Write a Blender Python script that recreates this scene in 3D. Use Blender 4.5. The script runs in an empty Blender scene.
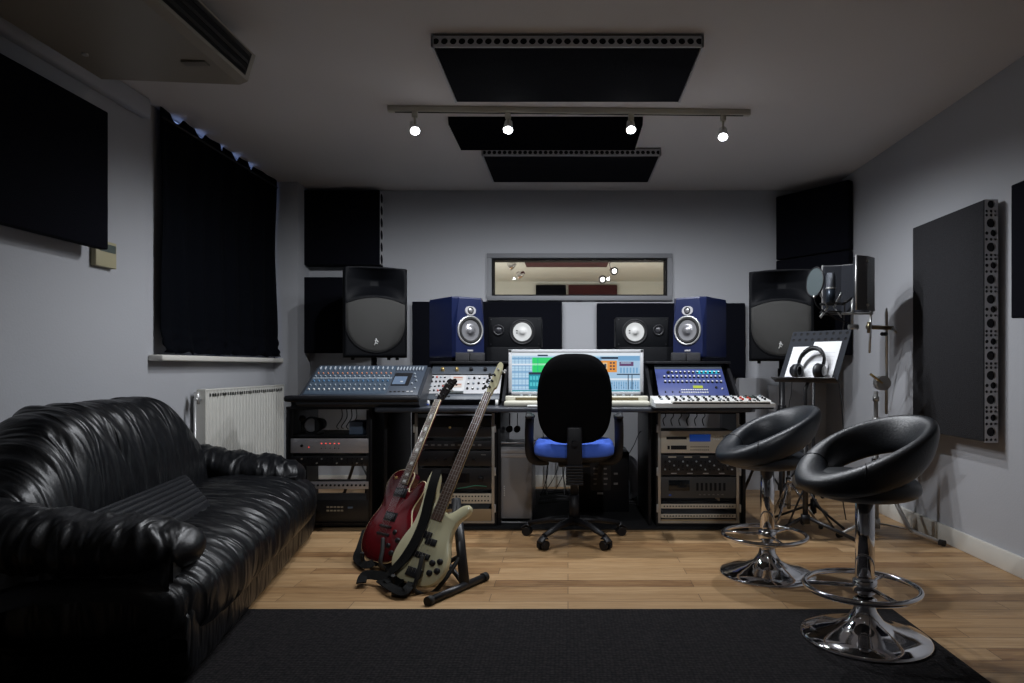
import bpy, bmesh, math, random
from mathutils import Vector, Matrix, noise
random.seed(7)
PI = math.pi
SC = bpy.context.scene
COL = SC.collection

# ---------------------------------------------------------------- camera, world, exposure
F = 24.0 / 36.0 * 1024
CX, CY, EYE = 568.0, 367.0, 1.01
cam_data = bpy.data.cameras.new('camera')
cam_data.lens = 24.0
cam_data.sensor_width = 36.0
cam_data.shift_x = -(CX - 512) / 1024
cam_data.shift_y = (CY - 341.5) / 1024
cam_data.clip_start = 0.05
cam = bpy.data.objects.new('camera', cam_data)
cam.location = (0, 0, EYE)
cam.rotation_euler = (PI / 2, 0, 0)
COL.objects.link(cam)
SC.camera = cam
world = bpy.data.worlds.new('world')
world.use_nodes = True
world.node_tree.nodes['Background'].inputs[0].default_value = (0.02, 0.025, 0.04, 1)
world.node_tree.nodes['Background'].inputs[1].default_value = 0.2
SC.world = world
SC.view_settings.view_transform = 'Standard'
SC.view_settings.look = 'None'
SC.view_settings.gamma = 1.0
SC.view_settings.use_curve_mapping = False
SC.view_settings.exposure = 0.0
SC.cycles.use_denoising = True
SC.cycles.max_bounces = 8
SC.cycles.diffuse_bounces = 4
SC.cycles.sample_clamp_indirect = 3.0

LAMP_W = 48.0
REAR_W = 52.0


def P(px, py, Y):
    return Vector(((px - CX) * Y / F, Y, EYE - (py - CY) * Y / F))


def lamp(name, loc, energy, kind='POINT', color=(1, 1, 1), size=0.02, target=None, angle=150, blend=0.6):
    d = bpy.data.lights.new(name, kind)
    d.energy = energy
    d.color = color
    d.shadow_soft_size = size
    if kind == 'SPOT':
        d.spot_size = math.radians(angle)
        d.spot_blend = blend
    o = bpy.data.objects.new(name, d)
    o.location = loc
    if target is not None:
        o.rotation_euler = (Vector(target) - Vector(loc)).to_track_quat('-Z', 'Y').to_euler()
    COL.objects.link(o)
    return o


# track lamps of the control room (their housings are built further down)
TRACK = [(P(415, 131, 3.90), (-0.75, 3.0)), (P(508, 130, 3.92), (-0.30, 3.1)),
         (P(631, 130, 3.94), (0.40, 3.1)), (P(723, 137, 3.96), (1.10, 3.3))]
COOL = (0.92, 0.95, 1.0)
for c, tg in TRACK:
    lamp('track_lamp_light', c + Vector((0, -0.02, -0.03)), LAMP_W, 'SPOT', COOL, 0.02,
         target=(c.x * 1.05, 4.2, 0.0), angle=174, blend=0.6)
# two narrow spotlights on a rear track behind the photographer's head, aimed at the desk
REAR = [(Vector((-0.80, 1.45, 2.33)), (-0.55, 4.0, 0.45)), (Vector((0.60, 1.45, 2.33)), (0.45, 4.2, 0.60))]
for c, tg in REAR:
    aim_ = (Vector(tg) - c).normalized()
    lamp('rear_lamp_light', c + aim_ * 0.02, REAR_W, 'SPOT', COOL, 0.03, target=tg, angle=52, blend=0.9)

# ---------------------------------------------------------------- materials
MATS = {}


def mat(name, col, rough=0.5, metal=0.0, bump=0.0, bscale=60.0, var=0.0, vscale=8.0, spec=0.5,
        emit=None, estr=0.0, coat=0.0, stretch=(1, 1, 1), sheen=0.0):
    if name in MATS:
        return MATS[name]
    m = bpy.data.materials.new(name)
    m.use_nodes = True
    nt = m.node_tree
    b = nt.nodes['Principled BSDF']
    b.inputs['Base Color'].default_value = (*col, 1)
    b.inputs['Roughness'].default_value = rough
    b.inputs['Metallic'].default_value = metal
    b.inputs['Specular IOR Level'].default_value = spec
    b.inputs['Coat Weight'].default_value = coat
    b.inputs['Sheen Weight'].default_value = sheen
    if emit:
        b.inputs['Emission Color'].default_value = (*emit, 1)
        b.inputs['Emission Strength'].default_value = estr
    tc = nt.nodes.new('ShaderNodeTexCoord')
    mp = nt.nodes.new('ShaderNodeMapping')
    mp.inputs['Scale'].default_value = stretch
    nt.links.new(tc.outputs['Object'], mp.inputs['Vector'])
    v = var if var > 0 else 0.04
    n = nt.nodes.new('ShaderNodeTexNoise')
    n.inputs['Scale'].default_value = vscale
    n.inputs['Detail'].default_value = 4
    nt.links.new(mp.outputs[0], n.inputs['Vector'])
    r = nt.nodes.new('ShaderNodeValToRGB')
    r.color_ramp.elements[0].color = (*[c * (1 - v) for c in col], 1)
    r.color_ramp.elements[1].color = (*[min(1, c * (1 + v)) for c in col], 1)
    nt.links.new(n.outputs['Fac'], r.inputs[0])
    nt.links.new(r.outputs[0], b.inputs['Base Color'])
    if bump > 0:
        n2 = nt.nodes.new('ShaderNodeTexNoise')
        n2.inputs['Scale'].default_value = bscale
        n2.inputs['Detail'].default_value = 3
        nt.links.new(mp.outputs[0], n2.inputs['Vector'])
        bp = nt.nodes.new('ShaderNodeBump')
        bp.inputs['Strength'].default_value = bump
        bp.inputs['Distance'].default_value = 0.01
        nt.links.new(n2.outputs['Fac'], bp.inputs['Height'])
        nt.links.new(bp.outputs[0], b.inputs['Normal'])
    MATS[name] = m
    return m


wall_m = mat('painted wall', (0.42, 0.427, 0.45), 0.75, bump=0.08, bscale=90, var=0.03, vscale=2)
ceil_m = mat('painted ceiling', (0.70, 0.67, 0.655), 0.85, bump=0.06, bscale=70, var=0.03, vscale=2)
trim_m = mat('trim paint', (0.68, 0.66, 0.60), 0.5)
foam_m = mat('black panel fabric', (0.005, 0.0055, 0.009), 0.95, bump=0.6, bscale=350, var=0.3, vscale=150, spec=0.08)
greyfoam_m = mat('charcoal panel fabric', (0.029, 0.029, 0.032), 0.95, bump=0.7, bscale=300, var=0.35, vscale=120, spec=0.2)
grey_paint = mat('grey painted frame', (0.20, 0.205, 0.22), 0.55)
panel_rim = mat('perforated white board', (0.52, 0.52, 0.54), 0.6)
blk = mat('black plastic', (0.008, 0.008, 0.010), 0.46, bump=0.1, bscale=300, spec=0.35)
blk_m = mat('black painted metal', (0.015, 0.015, 0.017), 0.38)
blk_lam = mat('black laminate', (0.009, 0.009, 0.011), 0.42, bump=0.05, bscale=200, spec=0.3)
desk_m = mat('dark grey desk laminate', (0.05, 0.055, 0.068), 0.33)
chrome = mat('chrome', (0.76, 0.76, 0.78), 0.07, 1.0)
steel = mat('brushed steel', (0.58, 0.58, 0.57), 0.34, 0.6, bump=0.05, bscale=200)
alu = mat('grey aluminium rail', (0.52, 0.50, 0.46), 0.4, 0.7)
silver = mat('silver faceplate', (0.52, 0.51, 0.53), 0.4, 0.35)
beige_plate = mat('champagne faceplate', (0.60, 0.56, 0.47), 0.45, 0.2)
white_p = mat('white plastic', (0.72, 0.72, 0.70), 0.4)
cream_p = mat('ivory plastic', (0.62, 0.60, 0.50), 0.42)
brass = mat('brass', (0.70, 0.52, 0.22), 0.3, 0.9)
rubber = mat('black rubber', (0.01, 0.01, 0.01), 0.7)
leather_s = mat('stool leatherette', (0.010, 0.013, 0.018), 0.42, bump=0.12, bscale=120, spec=0.6)
paper_m = mat('white paper', (0.85, 0.86, 0.88), 0.8)
cloth_blk = mat('black upholstery', (0.0035, 0.0035, 0.004), 0.95, bump=0.4, bscale=400, spec=0.05)
cloth_blue = mat('blue upholstery', (0.05, 0.13, 0.60), 0.85, bump=0.4, bscale=400)
darkhole = mat('dark recess', (0.004, 0.004, 0.005), 0.9)
led_red = mat('red indicator', (0.3, 0.02, 0.02), 0.4, emit=(1, 0.08, 0.06), estr=1.2)
led_blue = mat('blue display', (0.01, 0.03, 0.2), 0.3, emit=(0.02, 0.09, 0.42), estr=0.22)
bluecab = mat('blue lacquer', (0.006, 0.012, 0.056), 0.34, 0.0, coat=0.15)
conegrey = mat('metal cone', (0.42, 0.42, 0.44), 0.32, 0.7)
conewhite = mat('white paper cone', (0.56, 0.56, 0.54), 0.65)
foampad = mat('grey foam pad', (0.04, 0.04, 0.044), 0.95, bump=0.5, bscale=250)
pa_blk = mat('speaker cabinet black', (0.004, 0.0045, 0.006), 0.55, bump=0.2, bscale=300, spec=0.14)
grille_m = mat('speaker grille', (0.055, 0.054, 0.051), 0.7, 0.1, bump=0.5, bscale=500)
cable_m = mat('black cable', (0.012, 0.012, 0.012), 0.5)
cablew_m = mat('white cable', (0.5, 0.5, 0.5), 0.5)
cableb_m = mat('blue cable', (0.02, 0.08, 0.5), 0.5)
cableg_m = mat('green cable', (0.05, 0.28, 0.2), 0.5)


def wood_floor():
    m = bpy.data.materials.new('oak planks')
    m.use_nodes = True
    nt = m.node_tree
    b = nt.nodes['Principled BSDF']
    tc = nt.nodes.new('ShaderNodeTexCoord')
    br = nt.nodes.new('ShaderNodeTexBrick')
    br.offset = 0.37
    br.inputs['Scale'].default_value = 1.0
    br.inputs['Brick Width'].default_value = 0.92
    br.inputs['Row Height'].default_value = 0.098
    br.inputs['Mortar Size'].default_value = 0.0012
    br.inputs['Color1'].default_value = (0, 0, 0, 1)
    br.inputs['Color2'].default_value = (1, 1, 1, 1)
    br.inputs['Mortar'].default_value = (0.5, 0.5, 0.5, 1)
    nt.links.new(tc.outputs['Object'], br.inputs['Vector'])
    add = nt.nodes.new('ShaderNodeVectorMath')
    add.operation = 'MULTIPLY_ADD'
    add.inputs[1].default_value = (7.3, 5.1, 3.7)
    nt.links.new(br.outputs['Color'], add.inputs[0])
    nt.links.new(tc.outputs['Object'], add.inputs[2])
    mp = nt.nodes.new('ShaderNodeMapping')
    mp.inputs['Scale'].default_value = (1.6, 22, 1)
    nt.links.new(add.outputs[0], mp.inputs['Vector'])
    n = nt.nodes.new('ShaderNodeTexNoise')
    n.inputs['Scale'].default_value = 2.2
    n.inputs['Detail'].default_value = 8
    n.inputs['Roughness'].default_value = 0.65
    n.inputs['Distortion'].default_value = 1.1
    nt.links.new(mp.outputs[0], n.inputs['Vector'])
    mx = nt.nodes.new('ShaderNodeMath')
    mx.operation = 'MULTIPLY_ADD'
    mx.inputs[1].default_value = 0.70
    nt.links.new(n.outputs['Fac'], mx.inputs[0])
    m2 = nt.nodes.new('ShaderNodeMath')
    m2.operation = 'MULTIPLY'
    m2.inputs[1].default_value = 0.30
    sep = nt.nodes.new('ShaderNodeSeparateColor')
    nt.links.new(br.outputs['Color'], sep.inputs[0])
    nt.links.new(sep.outputs[0], m2.inputs[0])
    nt.links.new(m2.outputs[0], mx.inputs[2])
    r = nt.nodes.new('ShaderNodeValToRGB')
    r.color_ramp.elements[0].position = 0.24
    r.color_ramp.elements[0].color = (0.16, 0.07, 0.026, 1)
    r.color_ramp.elements[1].position = 0.74
    r.color_ramp.elements[1].color = (0.58, 0.385, 0.205, 1)
    e = r.color_ramp.elements.new(0.45)
    e.color = (0.38, 0.225, 0.102, 1)
    nt.links.new(mx.outputs[0], r.inputs[0])
    mort = nt.nodes.new('ShaderNodeMixRGB')
    mort.inputs[2].default_value = (0.06, 0.03, 0.015, 1)
    nt.links.new(br.outputs['Fac'], mort.inputs[0])
    nt.links.new(r.outputs[0], mort.inputs[1])
    nt.links.new(mort.outputs[0], b.inputs['Base Color'])
    b.inputs['Roughness'].default_value = 0.42
    bp = nt.nodes.new('ShaderNodeBump')
    bp.inputs['Strength'].default_value = 0.15
    bp.inputs['Distance'].default_value = 0.004
    nt.links.new(mx.outputs[0], bp.inputs['Height'])
    nt.links.new(bp.outputs[0], b.inputs['Normal'])
    return m


def rug_mat():
    m = bpy.data.materials.new('woven charcoal carpet')
    m.use_nodes = True
    nt = m.node_tree
    b = nt.nodes['Principled BSDF']
    tc = nt.nodes.new('ShaderNodeTexCoord')
    ck = nt.nodes.new('ShaderNodeTexVoronoi')
    ck.inputs['Scale'].default_value = 75
    ck.inputs['Randomness'].default_value = 0.35
    nt.links.new(tc.outputs['Object'], ck.inputs['Vector'])
    r = nt.nodes.new('ShaderNodeValToRGB')
    r.color_ramp.elements[0].color = (0.040, 0.034, 0.035, 1)
    r.color_ramp.elements[1].position = 0.75
    r.color_ramp.elements[1].color = (0.006, 0.006, 0.007, 1)
    nt.links.new(ck.outputs['Distance'], r.inputs[0])
    nt.links.new(r.outputs[0], b.inputs['Base Color'])
    b.inputs['Roughness'].default_value = 0.95
    b.inputs['Specular IOR Level'].default_value = 0.15
    bp = nt.nodes.new('ShaderNodeBump')
    bp.invert = True
    bp.inputs['Strength'].default_value = 0.8
    bp.inputs['Distance'].default_value = 0.006
    nt.links.new(ck.outputs['Distance'], bp.inputs['Height'])
    nt.links.new(bp.outputs[0], b.inputs['Normal'])
    return m


def leather_mat(name, stretch, sc=9.0, strength=0.9):
    m = bpy.data.materials.new(name)
    m.use_nodes = True
    nt = m.node_tree
    b = nt.nodes['Principled BSDF']
    b.inputs['Roughness'].default_value = 0.37
    b.inputs['Specular IOR Level'].default_value = 0.36
    b.inputs['Base Color'].default_value = (0.006, 0.0065, 0.008, 1)
    tc = nt.nodes.new('ShaderNodeTexCoord')
    mp = nt.nodes.new('ShaderNodeMapping')
    mp.inputs['Scale'].default_value = stretch
    nt.links.new(tc.outputs['Object'], mp.inputs['Vector'])
    n = nt.nodes.new('ShaderNodeTexNoise')
    n.inputs['Scale'].default_value = sc
    n.inputs['Detail'].default_value = 1.6
    n.inputs['Distortion'].default_value = 0.9
    nt.links.new(mp.outputs[0], n.inputs['Vector'])
    n2 = nt.nodes.new('ShaderNodeTexNoise')
    n2.inputs['Scale'].default_value = 160
    n2.inputs['Detail'].default_value = 2
    nt.links.new(tc.outputs['Object'], n2.inputs['Vector'])
    bp = nt.nodes.new('ShaderNodeBump')
    bp.inputs['Strength'].default_value = strength
    bp.inputs['Distance'].default_value = 0.03
    nt.links.new(n.outputs['Fac'], bp.inputs['Height'])
    bp2 = nt.nodes.new('ShaderNodeBump')
    bp2.inputs['Strength'].default_value = 0.25
    bp2.inputs['Distance'].default_value = 0.002
    nt.links.new(n2.outputs['Fac'], bp2.inputs['Height'])
    nt.links.new(bp.outputs[0], bp2.inputs['Normal'])
    nt.links.new(bp2.outputs[0], b.inputs['Normal'])
    return m


def emis(name, col, s=1.0):
    return mat(name, (0.01, 0.01, 0.01), 0.3, emit=col, estr=s)


# ---------------------------------------------------------------- mesh helpers
def frame_from(d):
    d = d.normalized()
    up = Vector((0, 0, 1)) if abs(d.z) < 0.95 else Vector((1, 0, 0))
    a = d.cross(up).normalized()
    return a, a.cross(d).normalized()


class MB:
    def __init__(s):
        s.v = []
        s.f = []
        s.m = []
        s.s = []

    def raw(s, vs, fs, m=0, smooth=False, M=None):
        o = len(s.v)
        for v in vs:
            v = Vector(v)
            s.v.append(M @ v if M is not None else v)
        for f in fs:
            s.f.append([i + o for i in f])
            s.m.append(m)
            s.s.append(smooth)
        return s

    def box(s, x0, x1, y0, y1, z0, z1, m=0, bevel=0.0, M=None, seg=2):
        if bevel <= 0:
            vs = [(x0, y0, z0), (x1, y0, z0), (x1, y1, z0), (x0, y1, z0), (x0, y0, z1), (x1, y0, z1), (x1, y1, z1), (x0, y1, z1)]
            fs = [(0, 3, 2, 1), (4, 5, 6, 7), (0, 1, 5, 4), (1, 2, 6, 5), (2, 3, 7, 6), (3, 0, 4, 7)]
            return s.raw(vs, fs, m, False, M)
        bm = bmesh.new()
        bmesh.ops.create_cube(bm, size=1)
        for v in bm.verts:
            v.co = Vector(((x0 + x1) / 2 + v.co.x * (x1 - x0), (y0 + y1) / 2 + v.co.y * (y1 - y0), (z0 + z1) / 2 + v.co.z * (z1 - z0)))
        bmesh.ops.bevel(bm, geom=bm.edges[:] + bm.verts[:], offset=bevel, segments=seg, profile=0.5, affect='EDGES')
        bm.verts.index_update()
        s.raw([v.co.copy() for v in bm.verts], [[v.index for v in f.verts] for f in bm.faces], m, True, M)
        bm.free()
        return s

    def tube(s, pts, r, n=10, closed=False, m=0, flat=None, caps=True, M=None, up=None):
        pts = [Vector(p) for p in pts]
        N = len(pts)
        rr = r if isinstance(r, (list, tuple)) else [r] * N
        vs, fs = [], []
        pa = None
        for i, p in enumerate(pts):
            if closed:
                d = pts[(i + 1) % N] - pts[i - 1]
            else:
                d = pts[min(i + 1, N - 1)] - pts[max(i - 1, 0)]
            if d.length < 1e-9:
                d = Vector((0, 0, 1))
            d.normalize()
            if up is not None:
                a = d.cross(Vector(up))
                if a.length < 1e-6:
                    a = frame_from(d)[0]
                a.normalize()
                b = a.cross(d).normalized()
            else:
                if pa is None:
                    a, b = frame_from(d)
                else:
                    a = (pa - d * pa.dot(d))
                    a = a.normalized() if a.length > 1e-6 else frame_from(d)[0]
                    b = a.cross(d).normalized()
            pa = a
            fa, fb = flat if flat else (1, 1)
            for k in range(n):
                t = 2 * PI * k / n
                vs.append(p + a * (math.cos(t) * rr[i] * fa) + b * (math.sin(t) * rr[i] * fb))
        rng = N if closed else N - 1
        for i in range(rng):
            for k in range(n):
                j = (i + 1) % N
                fs.append((i * n + k, i * n + (k + 1) % n, j * n + (k + 1) % n, j * n + k))
        s.raw(vs, fs, m, True, M)
        if caps and not closed:
            s.raw(vs[:n], [list(range(n - 1, -1, -1))], m, False, M)
            s.raw(vs[-n:], [list(range(n))], m, False, M)
        return s

    def cyl(s, p0, p1, r0, r1=None, n=16, m=0, M=None):
        return s.tube([p0, p1], [r0, r0 if r1 is None else r1], n, m=m, M=M)

    def lathe(s, prof, n=32, m=0, M=None, smooth=True):
        vs, fs = [], []
        for (r, z) in prof:
            for k in range(n):
                t = 2 * PI * k / n
                vs.append((r * math.cos(t), r * math.sin(t), z))
        for i in range(len(prof) - 1):
            for k in range(n):
                fs.append((i * n + k, i * n + (k + 1) % n, (i + 1) * n + (k + 1) % n, (i + 1) * n + k))
        s.raw(vs, fs, m, smooth, M)
        return s

    def prism(s, out, z0, z1, m=0, M=None, ms=None, rnd=0.0):
        # outline in xy, counter-clockwise; optional rounding of both rims
        n = len(out)
        c = sum((Vector((p[0], p[1])) for p in out), Vector((0, 0))) / n
        ms = m if ms is None else ms

        def ring(z, ins):
            res = []
            for i, p in enumerate(out):
                a = Vector(out[i - 1][:2])
                b = Vector(out[(i + 1) % n][:2])
                t = (b - a).normalized()
                nn = Vector((t.y, -t.x))
                q = Vector(p[:2]) - nn * ins
                res.append((q.x, q.y, z))
            return res
        levels = [ring(z0, 0), ring(z1, 0)] if rnd <= 0 else [ring(z0, rnd), ring(z0 + rnd * .3, rnd * .3), ring(z0 + rnd, 0), ring(z1 - rnd, 0), ring(z1 - rnd * .3, rnd * .3), ring(z1, rnd)]
        for a, b in zip(levels[:-1], levels[1:]):
            s.raw(a + b, [(i, (i + 1) % n, n + (i + 1) % n, n + i) for i in range(n)], ms, rnd > 0, M)
        s.raw(levels[0], [list(range(n - 1, -1, -1))], m, False, M)
        s.raw(levels[-1], [list(range(n))], m, False, M)
        return s

    def ball(s, c, r, m=0, n=16, M=None):
        r = r if isinstance(r, (tuple, list)) else (r, r, r)
        vs, fs = [], []
        rows = n // 2
        for i in range(rows + 1):
            ph = PI * i / rows
            for k in range(n):
                t = 2 * PI * k / n
                vs.append((c[0] + r[0] * math.sin(ph) * math.cos(t), c[1] + r[1] * math.sin(ph) * math.sin(t), c[2] + r[2] * math.cos(ph)))
        for i in range(rows):
            for k in range(n):
                fs.append((i * n + k, (i + 1) * n + k, (i + 1) * n + (k + 1) % n, i * n + (k + 1) % n))
        return s.raw(vs, fs, m, True, M)

    def surf(s, nu, nv, fn, cu=False, cv=False, m=0, smooth=True, M=None):
        vs = [fn(i / (nu if cu else nu - 1), j / (nv if cv else nv - 1)) for i in range(nu) for j in range(nv)]
        fs = []
        for i in range(nu if cu else nu - 1):
            for j in range(nv if cv else nv - 1):
                i2, j2 = (i + 1) % nu, (j + 1) % nv
                fs.append((i * nv + j, i2 * nv + j, i2 * nv + j2, i * nv + j2))
        return s.raw(vs, fs, m, smooth, M)

    def holecell(s, x0, x1, y0, y1, r, t, m=0, mh=1, M=None, n=16):
        # square plate cell in xy at z=0 with a real round hole, wall going back by t
        cx, cy = (x0 + x1) / 2, (y0 + y1) / 2
        hx, hy = (x1 - x0) / 2, (y1 - y0) / 2
        o, i_, b = [], [], []
        for k in range(n):
            a = 2 * PI * (k + 0.5) / n
            ca, sa = math.cos(a), math.sin(a)
            q = max(abs(ca), abs(sa))
            o.append((cx + hx * ca / q, cy + hy * sa / q, 0))
            i_.append((cx + r * ca, cy + r * sa, 0))
            b.append((cx + r * ca, cy + r * sa, -t))
        # corner points
        s.raw(o + i_, [(k, (k + 1) % n, n + (k + 1) % n, n + k) for k in range(n)], m, False, M)
        for k in range(n):
            a1 = 2 * PI * (k + 0.5) / n
            a2 = 2 * PI * (k + 1.5) / n
            for c4 in (PI / 4, 3 * PI / 4, 5 * PI / 4, 7 * PI / 4):
                if a1 < c4 < a2:
                    s.raw([o[k], (cx + hx * (1 if math.cos(c4) > 0 else -1), cy + hy * (1 if math.sin(c4) > 0 else -1), 0), o[(k + 1) % n]], [(0, 1, 2)], m, False, M)
        s.raw(i_ + b, [(k, (k + 1) % n, n + (k + 1) % n, n + k) for k in range(n)], m, True, M)
        s.raw(b, [list(range(n))], mh, False, M)
        return s

    def build(s, name, mats, parent=None, world=False, loc=None, rot=None):
        me = bpy.data.meshes.new(name)
        off = parent.location if (world and parent is not None) else Vector((0, 0, 0))
        me.from_pydata([tuple(v - off) for v in s.v], [], s.f)
        if not isinstance(mats, (list, tuple)):
            mats = [mats]
        for m in mats:
            me.materials.append(m)
        me.polygons.foreach_set('material_index', s.m)
        me.polygons.foreach_set('use_smooth', s.s)
        me.update()
        bm = bmesh.new()
        bm.from_mesh(me)
        bmesh.ops.remove_doubles(bm, verts=bm.verts, dist=1e-5)
        bmesh.ops.recalc_face_normals(bm, faces=bm.faces)
        bm.to_mesh(me)
        bm.free()
        o = bpy.data.objects.new(name, me)
        COL.objects.link(o)
        if parent is not None:
            o.parent = parent
        if loc is not None:
            o.location = loc
        if rot is not None:
            o.rotation_euler = rot
        return o


def sharp(o, deg=40):
    me = o.data
    try:
        me.set_sharp_from_angle(angle=math.radians(deg))
    except Exception:
        pass
    return o


def tag(o, label=None, cat=None, group=None, kind=None):
    if label:
        o['label'] = label
    if cat:
        o['category'] = cat
    if group:
        o['group'] = group
    if kind:
        o['kind'] = kind
    return o


def thing(name, label, cat, loc=(0, 0, 0), rot=(0, 0, 0), group=None):
    o = bpy.data.objects.new(name, None)
    o.empty_display_size = 0.05
    COL.objects.link(o)
    o.location = loc
    if isinstance(rot, Matrix):
        o.rotation_euler = rot.to_euler()
    else:
        o.rotation_euler = rot
    return tag(o, label, cat, group)


def dup(root, loc=None, rot=None, label=None, group=None):
    r = root.copy()
    COL.objects.link(r)
    if loc is not None:
        r.location = loc
    if rot is not None:
        r.rotation_euler = rot
    if label:
        r['label'] = label
    if group:
        r['group'] = group
    for ch in list(root.children):
        c = ch.copy()
        COL.objects.link(c)
        c.parent = r
        for g in list(ch.children):
            d = g.copy()
            COL.objects.link(d)
            d.parent = c
    return r


def part(name, src, parent, loc, rot=None, scale=None):
    # a further part sharing mesh data with src
    o = bpy.data.objects.new(name, src.data)
    COL.objects.link(o)
    o.parent = parent
    o.location = loc
    if rot is not None:
        o.rotation_euler = rot
    if scale is not None:
        o.scale = scale
    return o


def struct(name, mb, mats):
    o = mb.build(name, mats)
    return tag(o, kind='structure')


def catmull(pts, k=6, closed=True):
    pts = [Vector(p) for p in pts]
    n = len(pts)
    out = []
    for i in range(n if closed else n - 1):
        p0 = pts[(i - 1) % n] if closed or i > 0 else pts[0]
        p1 = pts[i]
        p2 = pts[(i + 1) % n]
        p3 = pts[(i + 2) % n] if closed or i + 2 < n else pts[-1]
        for j in range(k):
            t = j / k
            out.append(0.5 * ((2 * p1) + (-p0 + p2) * t + (2 * p0 - 5 * p1 + 4 * p2 - p3) * t * t + (-p0 + 3 * p1 - 3 * p2 + p3) * t ** 3))
    if not closed:
        out.append(pts[-1])
    return out


def basis(origin, x, y, z):
    M = Matrix.Identity(4)
    for i in range(3):
        M[i][0], M[i][1], M[i][2], M[i][3] = x[i], y[i], z[i], origin[i]
    return M


# ---------------------------------------------------------------- room shell
XL, XR, YB, YF, ZC = -2.37, 2.18, 5.76, -1.3, 2.5
T = 0.15
floor_m = wood_floor()
struct('floor', MB().box(XL - T, XR + T, YF - T, YB + T, -0.1, 0), floor_m)
struct('ceiling', MB().box(XL - T, XR + T, YF - T, YB + T, ZC, ZC + 0.1), ceil_m)
# left wall with the window opening behind the curtain
wy0, wy1, wz0, wz1 = 4.06, 5.35, 1.12, 2.497
struct('wall_left', MB().box(XL - T, XL, YF - T, wy0, 0, ZC).box(XL - T, XL, wy1, YB, 0, ZC)
       .box(XL - T, XL, wy0, wy1, 0, wz0).box(XL - T, XL, wy0, wy1, wz1, ZC), wall_m)
struct('wall_right', MB().box(XR, XR + T, YF - T, YB, 0, ZC), wall_m)
struct('wall_rear', MB().box(XL - T, XR + T, YF - T, YF, 0, ZC), wall_m)
gx0, gx1, gz0, gz1 = P(492, 0, YB).x, P(667, 0, YB).x, P(0, 296, YB).z, P(0, 258.5, YB).z
struct('wall_back', MB().box(XL - T, gx0, YB, YB + 0.14, 0, ZC).box(gx1, XR + T, YB, YB + 0.14, 0, ZC)
       .box(gx0, gx1, YB, YB + 0.14, 0, gz0).box(gx0, gx1, YB, YB + 0.14, gz1, ZC), wall_m)
struct('wall_pier', MB().box(XL, P(297.5, 0, 5.5).x, 5.5, YB, 0, ZC), wall_m)
struct('baseboard_right', MB().box(XR - 0.018, XR, YF, 4.0, 0, 0.10, bevel=0.003)
       .box(XR - 0.03, XR, 4.0, YB, 0, 0.10, bevel=0.003), trim_m)
struct('baseboard_back', MB().box(-2.1, XR - 0.03, YB - 0.018, YB, 0, 0.10, bevel=0.003), trim_m)
struct('baseboard_left', MB().box(XL, XL + 0.018, YF, 5.5, 0, 0.10, bevel=0.003), trim_m)
struct('trim_1', MB().box(XL, XL + 0.05, YF, 3.80, 2.39, 2.5, bevel=0.012), wall_m)
# boxed-in pipe in the right-hand corner
struct('trim_2', MB().box(P(738, 0, 5.66).x, P(768, 0, 5.66).x, 5.62, YB - 0.018, 0, P(0, 378, 5.62).z)
       .box(P(768, 0, 5.6).x, 1.82, 5.58, YB - 0.018, 0, ZC * 0.0 + 0.86), wall_m)

# window_1 behind the curtain: frame, pane, sill
w = thing('window_1', None, None, (XL, (wy0 + wy1) / 2, wz0))
tag(w, kind='structure')
fr = MB()
for a, b in ((wy0, wy0 + 0.05), (wy1 - 0.05, wy1), (4.82, 4.87)):
    fr.box(XL - 0.10, XL - 0.05, a, b, wz0, wz1, bevel=0.004)
fr.box(XL - 0.10, XL - 0.05, wy0, wy1, wz0, wz0 + 0.05).box(XL - 0.10, XL - 0.05, wy0, wy1, wz1 - 0.04, wz1)
fr.build('window_frame', white_p, w, world=True)
MB().box(XL - 0.014, XL - 0.010, wy0 + 0.001, wy1 - 0.001, wz0 + 0.001, wz1 - 0.001).build('window_pane', emis('twilight sky pane', (0.35, 0.5, 1.0), 0.6), w, world=True)
MB().box(XL, XL + 0.085, 3.85, 5.49, 1.045, 1.08, bevel=0.008).build('window_sill', trim_m, w, world=True)


# ---------------------------------------------------------------- live room beyond the glazed window
LY0, LY1, LZ = YB + 0.14, 10.3, 2.30
warm_wall = mat('live room paint', (0.63, 0.645, 0.60), 0.8)
struct('floor_live_room', MB().box(-2.6, 2.8, LY0, LY1 + 0.1, -0.1, 0), floor_m)
struct('ceiling_live_room', MB().box(-2.6, 2.8, LY0, LY1 + 0.1, LZ, LZ + 0.08), warm_wall)
struct('wall_far', MB().box(-2.6, 2.8, LY1, LY1 + 0.1, 0, LZ), warm_wall)
struct('wall_live_room_left', MB().box(-2.6, -2.5, LY0, LY1, 0, LZ), warm_wall)
struct('wall_live_room_right', MB().box(2.7, 2.8, LY0, LY1, 0, LZ), warm_wall)
w2 = thing('window_2', None, None, ((gx0 + gx1) / 2, YB, gz0))
tag(w2, kind='structure')
fr = MB()
o_ = 0.04
fr.box(gx0 - o_, gx1 + o_, YB - 0.03, YB - 0.001, gz1, gz1 + o_, bevel=0.003).box(gx0 - o_, gx1 + o_, YB - 0.03, YB - 0.001, gz0 - o_, gz0, bevel=0.003)
fr.box(gx0 - o_, gx0, YB - 0.03, YB - 0.001, gz0, gz1).box(gx1, gx1 + o_, YB - 0.03, YB - 0.001, gz0, gz1)
fr.build('window_frame', grey_paint, w2, world=True)
fr = MB()
fr.box(gx0, gx1, YB - 0.005, YB + 0.14, gz1 - 0.012, gz1).box(gx0, gx1, YB - 0.005, YB + 0.14, gz0, gz0 + 0.012)
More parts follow.
